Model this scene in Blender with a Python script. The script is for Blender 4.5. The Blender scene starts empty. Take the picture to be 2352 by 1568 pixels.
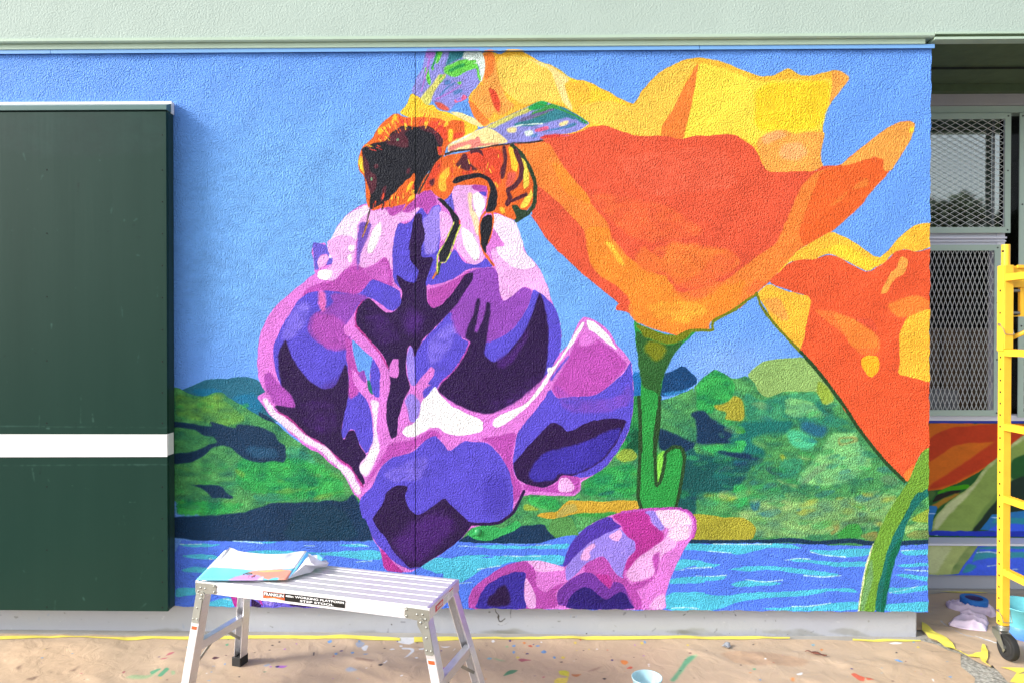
import bpy, bmesh, math, random
import numpy as np
from mathutils import Vector, Matrix
from mathutils.geometry import delaunay_2d_cdt

random.seed(7)
R = math.radians
scene = bpy.context.scene

# ------------------------------------------------------------------ camera
CAM_D, CAM_H = 3.38716, 1.5
YAW, PITCH, ROLL = -0.016656, -0.0086693, 0.000749
FPX = 1568.0                       # focal length in pixels of a 2352 px wide picture
cam_data = bpy.data.cameras.new('camera')
cam = bpy.data.objects.new('camera', cam_data)
scene.collection.objects.link(cam)
scene.camera = cam
cam_data.sensor_width = 36.0
cam_data.lens = 36.0 * FPX / 2352.0
cam_data.clip_start = 0.05
cam_data.clip_end = 2000
sy_, cy_ = math.sin(YAW), math.cos(YAW)
cp_, sp_ = math.cos(PITCH), math.sin(PITCH)
FW = np.array([sy_ * cp_, cy_ * cp_, sp_])
R0 = np.array([cy_, -sy_, 0.0])
U0 = np.cross(R0, FW)
RT = R0 * math.cos(ROLL) + U0 * math.sin(ROLL)
UP = U0 * math.cos(ROLL) - R0 * math.sin(ROLL)
EYE = np.array([0.0, -CAM_D, CAM_H])
m = Matrix(((RT[0], UP[0], -FW[0], EYE[0]), (RT[1], UP[1], -FW[1], EYE[1]),
            (RT[2], UP[2], -FW[2], EYE[2]), (0, 0, 0, 1)))
cam.matrix_world = m

# ------------------------------------------------------------------ light: bright thin overcast, sun soft, high on the left
# the board throws its shadow 0.20 m to the right and 0.11 m down for each 0.07 m it stands proud
sun_dir = Vector((-.20, -.07, .115)).normalized()
SUN_EL = math.asin(sun_dir.z)
world = bpy.data.worlds.new('World')
scene.world = world
world.use_nodes = True
wn = world.node_tree
for n in list(wn.nodes):
    wn.nodes.remove(n)
sky = wn.nodes.new('ShaderNodeTexSky')
sky.sky_type = 'NISHITA'
sky.sun_disc = False
sky.sun_elevation = SUN_EL
sky.sun_rotation = math.atan2(sun_dir.x, sun_dir.y)
sky.air_density = 1.0
sky.dust_density = 3.0
sky.ozone_density = 1.0
bg = wn.nodes.new('ShaderNodeBackground')
bg.inputs['Strength'].default_value = 0.15
hs = wn.nodes.new('ShaderNodeHueSaturation')      # thin cloud takes most of the blue out of the sky
hs.inputs['Saturation'].default_value = 0.38
wo = wn.nodes.new('ShaderNodeOutputWorld')
wn.links.new(sky.outputs[0], hs.inputs['Color'])
wn.links.new(hs.outputs[0], bg.inputs['Color'])
wn.links.new(bg.outputs[0], wo.inputs['Surface'])
sun_data = bpy.data.lights.new('sun', 'SUN')
sun_data.energy = 1.8
sun_data.angle = R(13)
sun_data.color = (1.0, 0.98, 0.955)
sun = bpy.data.objects.new('sun', sun_data)
scene.collection.objects.link(sun)
sun.rotation_euler = sun_dir.to_track_quat('Z', 'Y').to_euler()
scene.view_settings.view_transform = 'Standard'
scene.view_settings.look = 'None'
scene.view_settings.gamma = 1.0
scene.view_settings.use_curve_mapping = False
scene.view_settings.exposure = 1.08
scene.cycles.max_bounces = 8
scene.cycles.use_denoising = True

# ------------------------------------------------------------------ rays: where a line of sight meets a real plane
def ray(x, y):
    return FW + RT * (x - 1176) / FPX - UP * (y - 784) / FPX
def on_ground(x, y, z=0.0):
    d = ray(x, y); return EYE + d * ((z - CAM_H) / d[2])
def on_wall(x, y, Y=0.0):
    d = ray(x, y); return EYE + d * ((Y + CAM_D) / d[1])

# ------------------------------------------------------------------ scene helpers
def link(o):
    scene.collection.objects.link(o); return o
def thing(name, label, cat, loc=(0, 0, 0), rotz=0.0, group=None):
    o = link(bpy.data.objects.new(name, None))
    o.location = loc; o.rotation_euler = (0, 0, rotz)
    o.empty_display_size = 0.1
    o['label'] = label; o['category'] = cat
    if group: o['group'] = group
    return o
class MB:
    def __init__(s):
        s.v = []; s.f = []
    def add(s, vs, fs):
        b = len(s.v); s.v += [tuple(map(float, p)) for p in vs]; s.f += [tuple(b + i for i in q) for q in fs]; return s
    def box(s, x0, x1, y0, y1, z0, z1, xf=None):
        vs = [(x, y, z) for z in (z0, z1) for y in (y0, y1) for x in (x0, x1)]
        if xf: vs = [xf @ Vector(p) for p in vs]
        return s.add(vs, [(0, 2, 3, 1), (4, 5, 7, 6), (0, 1, 5, 4), (2, 6, 7, 3), (0, 4, 6, 2), (1, 3, 7, 5)])
    def prism(s, pts, a, b, axis='y', xf=None):
        """extrude outline pts (2D) from a to b along axis; the other two axes are (x,z), (x,y) or (y,z)"""
        def P(p, t):
            q = {'y': (p[0], t, p[1]), 'z': (p[0], p[1], t), 'x': (t, p[0], p[1])}[axis]
            return xf @ Vector(q) if xf else q
        n = len(pts)
        vs = [P(p, a) for p in pts] + [P(p, b) for p in pts]
        fs = [tuple(range(n)), tuple(range(2 * n - 1, n - 1, -1))]
        fs += [(i, i + n, (i + 1) % n + n, (i + 1) % n) for i in range(n)]
        return s.add(vs, fs)
    def tube(s, p, q, r, n=12, r2=None, caps=True):
        p, q = Vector(p), Vector(q); r2 = r if r2 is None else r2
        d = (q - p).normalized()
        a = d.orthogonal().normalized(); b = d.cross(a)
        vs = [p + (a * math.cos(t) + b * math.sin(t)) * r for t in [2 * math.pi * i / n for i in range(n)]]
        vs += [q + (a * math.cos(t) + b * math.sin(t)) * r2 for t in [2 * math.pi * i / n for i in range(n)]]
        fs = [(i, (i + 1) % n, (i + 1) % n + n, i + n) for i in range(n)]
        if caps: fs += [tuple(range(n - 1, -1, -1)), tuple(range(n, 2 * n))]
        return s.add(vs, fs)
    def path(s, pts, r, n=8):
        for a, b in zip(pts, pts[1:]): s.tube(a, b, r, n)
        return s
    def dome(s, c, nrm, r, h, n=10, k=3):
        nrm = Vector(nrm).normalized(); a = nrm.orthogonal().normalized(); b = nrm.cross(a); c = Vector(c)
        vs = []; fs = []
        for j in range(k):
            t = (math.pi / 2) * j / k
            for i in range(n):
                u = 2 * math.pi * i / n
                vs.append(c + (a * math.cos(u) + b * math.sin(u)) * r * math.cos(t) + nrm * h * math.sin(t))
        vs.append(c + nrm * h)
        for j in range(k - 1):
            for i in range(n):
                fs.append((j * n + i, j * n + (i + 1) % n, (j + 1) * n + (i + 1) % n, (j + 1) * n + i))
        for i in range(n): fs.append(((k - 1) * n + i, (k - 1) * n + (i + 1) % n, k * n))
        return s.add(vs, fs)
    def lathe(s, c, prof, n=40):
        c = Vector(c); vs = []; fs = []
        for (r, z) in prof:
            for i in range(n):
                u = 2 * math.pi * i / n
                vs.append((c.x + r * math.cos(u), c.y + r * math.sin(u), c.z + z))
        for j in range(len(prof) - 1):
            for i in range(n):
                fs.append((j * n + i, j * n + (i + 1) % n, (j + 1) * n + (i + 1) % n, (j + 1) * n + i))
        return s.add(vs, fs)
    def bar(s, p, q, w, h, up=(0, 0, 1)):
        """rectangular bar from p to q, w across, h along up"""
        p, q, up = Vector(p), Vector(q), Vector(up)
        d = (q - p).normalized(); sx = d.cross(up).normalized() * w / 2; uz = sx.cross(d).normalized() * h / 2
        vs = [c + a * sx + b * uz for c in (p, q) for a, b in ((-1, -1), (1, -1), (1, 1), (-1, 1))]
        return s.add(vs, [(3, 2, 1, 0), (4, 5, 6, 7), (0, 1, 5, 4), (1, 2, 6, 5), (2, 3, 7, 6), (3, 0, 4, 7)])
def build(name, mb, mat, parent=None, label=None, kind=None, world=False, bevel=0.0, smooth=False, cat=None, group=None, solid=0.0, seg=2):
    me = bpy.data.meshes.new(name)
    off = parent.location if (world and parent) else Vector((0, 0, 0))
    vs = [(p[0] - off[0], p[1] - off[1], p[2] - off[2]) for p in mb.v]
    me.from_pydata(vs, [], mb.f)
    bm = bmesh.new(); bm.from_mesh(me)
    bmesh.ops.recalc_face_normals(bm, faces=bm.faces)
    if smooth:
        for f in bm.faces: f.smooth = True
    bm.to_mesh(me); bm.free()
    if mat: me.materials.append(mat)
    o = link(bpy.data.objects.new(name, me))
    if parent: o.parent = parent
    if label: o['label'] = label
    if cat: o['category'] = cat
    if group: o['group'] = group
    if kind: o['kind'] = kind
    if solid:
        md = o.modifiers.new('thickness', 'SOLIDIFY'); md.thickness = solid; md.offset = 0
    if bevel:
        md = o.modifiers.new('edge', 'BEVEL'); md.width = bevel; md.segments = seg; md.limit_method = 'ANGLE'; md.angle_limit = R(35)
    return o
def twin(o, parent, loc=None):
    c = o.copy(); link(c); c.parent = parent
    if loc is not None: c.location = loc
    return c

# ------------------------------------------------------------------ materials
def lin(c):
    return tuple(((v / 255) / 12.92 if v / 255 <= 0.04045 else ((v / 255 + 0.055) / 1.055) ** 2.4) for v in c)
def material(name, col, rough=0.6, metal=0.0, spec=0.5, var=0.0, vscale=6.0, bump=0.0, bscale=60.0, bdist=0.004, detail=4.0,
             image=None, gain=1.0, stretch=(1, 1, 1), rvar=0.0, distort=0.0, trans=0.0, alpha=1.0, coat=0.0, bump2=None, ior=1.45, gamma=1.0):
    mt = bpy.data.materials.new(name); mt.use_nodes = True
    nt = mt.node_tree; N = nt.nodes; L = nt.links
    b = N['Principled BSDF']
    b.inputs['Roughness'].default_value = rough
    b.inputs['Metallic'].default_value = metal
    b.inputs['Specular IOR Level'].default_value = spec
    b.inputs['IOR'].default_value = ior
    b.inputs['Transmission Weight'].default_value = trans
    b.inputs['Alpha'].default_value = alpha
    b.inputs['Coat Weight'].default_value = coat
    c = [v * gain for v in lin(col)] if col else None
    geo = N.new('ShaderNodeNewGeometry')
    mp = N.new('ShaderNodeMapping'); mp.inputs['Scale'].default_value = stretch
    L.new(geo.outputs['Position'], mp.inputs['Vector'])
    if image:
        uv = N.new('ShaderNodeUVMap')
        im = N.new('ShaderNodeTexImage'); im.image = image; im.extension = 'EXTEND'; im.interpolation = 'Cubic'
        L.new(uv.outputs[0], im.inputs['Vector'])
        ml = N.new('ShaderNodeMix'); ml.data_type = 'RGBA'; ml.blend_type = 'MULTIPLY'; ml.inputs['Factor'].default_value = 1.0
        gm = N.new('ShaderNodeGamma'); gm.inputs['Gamma'].default_value = gamma
        L.new(im.outputs['Color'], gm.inputs['Color']); L.new(gm.outputs[0], ml.inputs['A']); ml.inputs['B'].default_value = (gain, gain, gain, 1)
        csock = ml.outputs['Result']
    else:
        csock = None
    if var:
        nz = N.new('ShaderNodeTexNoise'); nz.inputs['Scale'].default_value = vscale; nz.inputs['Detail'].default_value = 6.0
        nz.inputs['Roughness'].default_value = 0.6
        L.new(mp.outputs[0], nz.inputs['Vector'])
        mr = N.new('ShaderNodeMapRange'); mr.inputs['From Min'].default_value = 0.3; mr.inputs['From Max'].default_value = 0.7
        mr.inputs['To Min'].default_value = 1 - var; mr.inputs['To Max'].default_value = 1 + var
        L.new(nz.outputs['Fac'], mr.inputs['Value'])
        sc = N.new('ShaderNodeVectorMath'); sc.operation = 'SCALE'
        if csock: L.new(csock, sc.inputs[0])
        else: sc.inputs[0].default_value = c
        L.new(mr.outputs[0], sc.inputs['Scale'])
        csock = sc.outputs[0]
        if rvar:
            m2 = N.new('ShaderNodeMapRange'); m2.inputs['To Min'].default_value = max(0.02, rough - rvar); m2.inputs['To Max'].default_value = rough + rvar
            L.new(nz.outputs['Fac'], m2.inputs['Value']); L.new(m2.outputs[0], b.inputs['Roughness'])
    if csock: L.new(csock, b.inputs['Base Color'])
    else: b.inputs['Base Color'].default_value = (*c, 1)
    prev = None
    if bump:
        nb = N.new('ShaderNodeTexNoise'); nb.inputs['Scale'].default_value = bscale; nb.inputs['Detail'].default_value = detail
        nb.inputs['Distortion'].default_value = distort
        L.new(mp.outputs[0], nb.inputs['Vector'])
        bp = N.new('ShaderNodeBump'); bp.inputs['Strength'].default_value = bump; bp.inputs['Distance'].default_value = bdist
        L.new(nb.outputs['Fac'], bp.inputs['Height'])
        prev = bp
        if bump2:
            n2 = N.new('ShaderNodeTexNoise'); n2.inputs['Scale'].default_value = bump2[0]; n2.inputs['Detail'].default_value = 3.0
            L.new(mp.outputs[0], n2.inputs['Vector'])
            b2 = N.new('ShaderNodeBump'); b2.inputs['Strength'].default_value = bump2[1]; b2.inputs['Distance'].default_value = bump2[2]
            L.new(n2.outputs['Fac'], b2.inputs['Height']); L.new(bp.outputs[0], b2.inputs['Normal'])
            prev = b2
        L.new(prev.outputs[0], b.inputs['Normal'])
    return mt

# ------------------------------------------------------------------ painter: fills traced outlines of paint into a picture that lies on a real surface
TILES = {'A': (840, 100), 'B': (840, 400), 'C': (600, 600), 'D': (600, 900), 'E': (1100, 700), 'G': (1100, 1000), 'H': (1250, 100), 'I': (1700, 100),
         'J': (1250, 450), 'K': (1700, 450), 'L': (1700, 800), 'M': (1700, 1100), 'N': (1120, 1200), 'O': (400, 860), 'P': (400, 1200)}
FRAMES = {k: (v[0], v[1], 3.92) for k, v in TILES.items()}
FRAMES.update({'S': (0, 0, 1.0), 'F': (0, 0, 0.9408), 'Q': (2200, 840, 3.7333), 'R': (2200, 1250, 3.76), 'T': (420, 1300, 4.2725), 'U': (800, 1340, 4.795),
               'V': (0, 1450, 5.2267), 'W': (1200, 1450, 3.92), 'X': (1750, 1450, 3.92), 'Y': (0, 80, 5.2267), 'Z': (2200, 0, 3.7333), '1': (0, 950, 5.2267), '2': (0, 380, 5.2267)})
def px(frame, x, y):
    fx, fy, s = FRAMES[frame]
    return ((fx + x / s) * 0.9408, (fy + y / s) * 0.9408)
def value_noise(H, W, cell, rng, stretch=1.0):
    cw = max(2, int(W / (cell * stretch)) + 2); ch = max(2, int(H / cell) + 2)
    g = rng.standard_normal((ch, cw)).astype(np.float32)
    ys = np.linspace(0, ch - 1.001, H); xs = np.linspace(0, cw - 1.001, W)
    y0 = ys.astype(int); x0 = xs.astype(int); fy = (ys - y0)[:, None]; fx = (xs - x0)[None, :]
    fy = fy * fy * (3 - 2 * fy); fx = fx * fx * (3 - 2 * fx)
    a = g[y0][:, x0]; b = g[y0][:, x0 + 1]; c = g[y0 + 1][:, x0]; d = g[y0 + 1][:, x0 + 1]
    return ((a * (1 - fx) + b * fx) * (1 - fy) + (c * (1 - fx) + d * fx) * fy).astype(np.float32)
def chaikin(p, closed=True):
    q = np.roll(p, -1, 0) if closed else p[1:]
    a = p if closed else p[:-1]
    out = np.empty((len(a) * 2, 2)); out[0::2] = a * .83 + q * .17; out[1::2] = a * .17 + q * .83
    if not closed: out = np.vstack([p[:1], out, p[-1:]])
    return out
def blur(a, r):
    r = max(1, int(round(r)))
    for _ in range(2):
        for ax in (0, 1):
            pad = [(0, 0), (0, 0)]; pad[ax] = (r + 1, r)
            c = np.cumsum(np.pad(a, pad, mode='edge'), axis=ax)
            a = (c[2 * r + 1:] - c[:-(2 * r + 1)]) / (2 * r + 1) if ax == 0 else (c[:, 2 * r + 1:] - c[:, :-(2 * r + 1)]) / (2 * r + 1)
    return a
def polymask(p, x0, y0, w, h, ss=2):
    W, H = w * ss, h * ss
    acc = np.zeros((H, W + 1), np.int32)
    q = (p - [x0, y0]) * ss
    for a, b in zip(q, np.roll(q, -1, 0)):
        if a[1] == b[1]: continue
        if a[1] > b[1]: a, b = b, a
        r0 = max(0, math.ceil(a[1] - .5)); r1 = min(H - 1, math.ceil(b[1] - .5) - 1)
        if r1 < r0: continue
        rows = np.arange(r0, r1 + 1)
        xs = a[0] + (rows + .5 - a[1]) * (b[0] - a[0]) / (b[1] - a[1])
        xi = np.clip(np.ceil(xs - .5).astype(int), 0, W)
        np.add.at(acc, (rows, xi), 1)
    mk = (np.cumsum(acc, 1)[:, :W] & 1).astype(np.float32)
    return mk.reshape(h, ss, w, ss).mean((1, 3))
def paint(name, W, H, mapper, base, data, palette, pxm, seed=1, wob=0.7, var=(0.015, 0.02, 0.015)):
    """mapper: traced picture point -> pixel of the surface picture; data: one shape a line"""
    rng = np.random.default_rng(seed)
    n1 = value_noise(H, W, 70, rng); n2 = value_noise(H, W, 12, rng, 1.8); n3 = value_noise(H, W, 3, rng, 1.5); n4 = value_noise(H, W, 28, rng, 1.6)
    img = np.ones((H, W, 3), np.float32) * (np.array(base, np.float32) / 255)
    for line in data.strip().splitlines():
        line = line.strip()
        if not line or line[0] == '#': continue
        t = line.split(); head = t[0]; stroke = head[0] == '$'; head = head.lstrip('$')
        key, _, opt = head.partition(':')
        rough = '~' in opt; thin = '%' in opt; opt = opt.replace('~', '').replace('%', ''); num = float(opt) if opt else 0.0
        pts = []; fr = 'F'
        for tok in t[1:]:
            if len(tok) == 1: fr = tok
            else:
                a, b = tok.split(','); pts.append(mapper(*px(fr, float(a), float(b))))
        p = np.array(pts, float); sc = pxm
        p = chaikin(p, not stroke)
        soft = 0 if stroke else num * sc * (.55 if num < 12 else 1)
        pad = int(soft * 2.5 + num * sc + 4)
        x0 = max(0, int(p[:, 0].min()) - pad); x1 = min(W, int(p[:, 0].max()) + pad); y0 = max(0, int(p[:, 1].min()) - pad); y1 = min(H, int(p[:, 1].max()) + pad)
        if x1 - x0 < 2 or y1 - y0 < 2: continue
        sl = (slice(y0, y1), slice(x0, x1))
        if stroke:
            gy, gx = np.mgrid[y0:y1, x0:x1].astype(np.float32); d = np.full(gx.shape, 1e9, np.float32)
            for a, b in zip(p, p[1:]):
                v = b - a; l2 = max(1e-6, float(v @ v)); u = np.clip(((gx - a[0]) * v[0] + (gy - a[1]) * v[1]) / l2, 0, 1)
                d = np.minimum(d, np.hypot(gx - a[0] - u * v[0], gy - a[1] - u * v[1]))
            mk = np.clip(num * .7 * sc - d + .5 + n3[sl] * .5 + n2[sl] * .4, 0, 1)
        else:
            # hand painted edge: resample and wander a little
            q = [];
            for a, b in zip(p, np.roll(p, -1, 0)):
                k = max(1, int(np.hypot(*(b - a)) / 5)); q += [a + (b - a) * i / k for i in range(k)]
            q = np.array(q); j = rng.normal(0, wob, q.shape); j = (j + np.roll(j, 1, 0) + np.roll(j, -1, 0)) / 2
            mk = polymask(q + j, x0, y0, x1 - x0, y1 - y0)
            if soft > .6:
                mk = blur(mk, soft)
                if 1.5 < soft < 16: mk = np.clip((mk - .5) * 1.35 + .5 + (n3[sl] * .10 + n2[sl] * .12) * (4 * mk * (1 - mk)), 0, 1)
        if thin: mk = mk * (.38 + .1 * n2[sl]).clip(.15, .7)
        col = np.array(palette[key], np.float32) / 255
        k = 1 + var[0] * n1[sl] + var[1] * n2[sl] + var[2] * n3[sl]
        fill = col[None, None] * k[..., None]
        if rough:
            k = 1 + .07 * n2[sl] + .06 * n3[sl] + .05 * n4[sl]
            fill = col[None, None] * k[..., None]
            tint = np.clip(n4[sl] * .5 + n2[sl] * .4, -1, 1)[..., None]
            fill = fill + np.where(tint > 0, tint * np.array([.045, .02, -.01], np.float32), -tint * np.array([-.04, -.01, .06], np.float32))
            mk = np.clip(mk * (1 + .25 * n3[sl] * (4 * mk * (1 - mk))), 0, 1)
        img[sl] = img[sl] * (1 - mk[..., None]) + fill * mk[..., None]
    img = np.clip(img, 0, 1)
    out = np.ones((H, W, 4), np.float32); out[..., :3] = img[::-1]
    im = bpy.data.images.new(name, W, H, alpha=False)
    im.pixels.foreach_set(out.ravel()); im.update(); im.pack()
    return im
def uv_from(o, fn):
    me = o.data; uv = me.uv_layers.new(name='UVMap')
    co = [fn(v.co) for v in me.vertices]
    for l in me.loops: uv.data[l.index].uv = co[l.vertex_index]

# ------------------------------------------------------------------ colours and traced shapes of the mural
PAL = {
 'sk': (104, 160, 240), 's2': (120, 178, 246), 's3': (140, 182, 250),
 'pk': (224, 130, 222), 'vb': (112, 100, 215), 'lp': (240, 180, 240), 'wp': (246, 226, 250), 'wh': (253, 251, 254), 'mg': (188, 84, 184), 'mp': (174, 82, 184),
 'mv': (148, 78, 186), 'vs': (120, 88, 190), 'pb': (96, 84, 210), 'p2': (66, 54, 168), 'p3': (86, 62, 178), 'lv': (158, 138, 238), 'pc': (250, 226, 186), 'dk': (50, 27, 78), 'd2': (76, 38, 118),
 'd3': (50, 34, 120), 'lm': (226, 116, 196), 'm2': (186, 62, 150), 'ma': (186, 60, 160), 'vp': (118, 60, 166), 'wl': (250, 214, 246),
 'te': (32, 118, 110), 't2': (60, 136, 150), 't3': (30, 120, 160), 'tb': (44, 112, 138), 'gb': (112, 214, 84), 'g3': (52, 160, 84), 'g1': (76, 150, 92), 'g2': (100, 162, 78),
 'g4': (66, 160, 76), 'g5': (60, 146, 108), 'g6': (44, 140, 78), 'g7': (24, 92, 64), 'g8': (120, 190, 124), 'g9': (122, 172, 110), 'gm': (64, 180, 100), 'gs': (118, 168, 64), 'gn': (20, 110, 82), 'gt': (50, 158, 74),
 'gd': (48, 72, 52), 'dg': (28, 92, 92), 'gl': (150, 188, 112), 'gl2': (92, 156, 86), 'gf': (140, 226, 84), 'gd2': (52, 104, 52), 'tq': (84, 196, 148), 'tg': (36, 116, 96), 'cg': (160, 184, 122),
 'ww': (228, 244, 236), 'le': (220, 216, 118), 'bt': (92, 138, 200), 'rp': (228, 108, 150), 'ro': (226, 100, 84), 'ye': (254, 210, 60), 'yo': (253, 194, 66), 'cr': (252, 232, 164), 'og': (238, 112, 48),
 'or': (230, 82, 54), 'rd': (224, 70, 66), 'bk': (36, 38, 48), 'bn': (92, 44, 58), 'gg': (120, 170, 130), 'b3': (70, 56, 54), 'ob': (186, 128, 70), 'ly': (248, 226, 90), 'gy': (60, 84, 62), 'lw': (150, 150, 226),
 'vi': (178, 124, 216), 'ra': (240, 142, 132), 'gw': (42, 178, 96), 'gp': (118, 110, 158), 'nb': (28, 60, 92), 'nc': (40, 84, 118), 'nv': (26, 58, 92), 'nd': (24, 62, 88), 'nl': (24, 74, 124),
 'oc': (138, 160, 66), 'bl': (36, 116, 190), 'bc': (50, 128, 190), 'yg': (148, 176, 70), 'ol': (168, 164, 60), 'gr': (108, 126, 110), 'og2': (206, 168, 60), 'yc': (188, 174, 90), 'wa': (92, 134, 248), 'oa': (240, 108, 50),
 'wt': (88, 198, 230), 'wc': (182, 230, 248), 'gl3': (206, 216, 96), 'rl': (244, 112, 84), 'cw': (226, 240, 190), 'od': (122, 132, 30), 'dd': (44, 78, 44), 'yl': (254, 214, 96), 'cy': (252, 226, 150), 'yc2': (251, 204, 82), 'y2': (255, 226, 78), 'y3': (255, 214, 48),
 'y4': (254, 184, 46), 'oy': (250, 172, 82), 'pe': (250, 178, 112), 'ot': (248, 138, 62), 'or2': (232, 96, 66), 'or3': (236, 98, 58), 'o3': (250, 146, 54), 'o4': (246, 122, 62),
}
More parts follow.
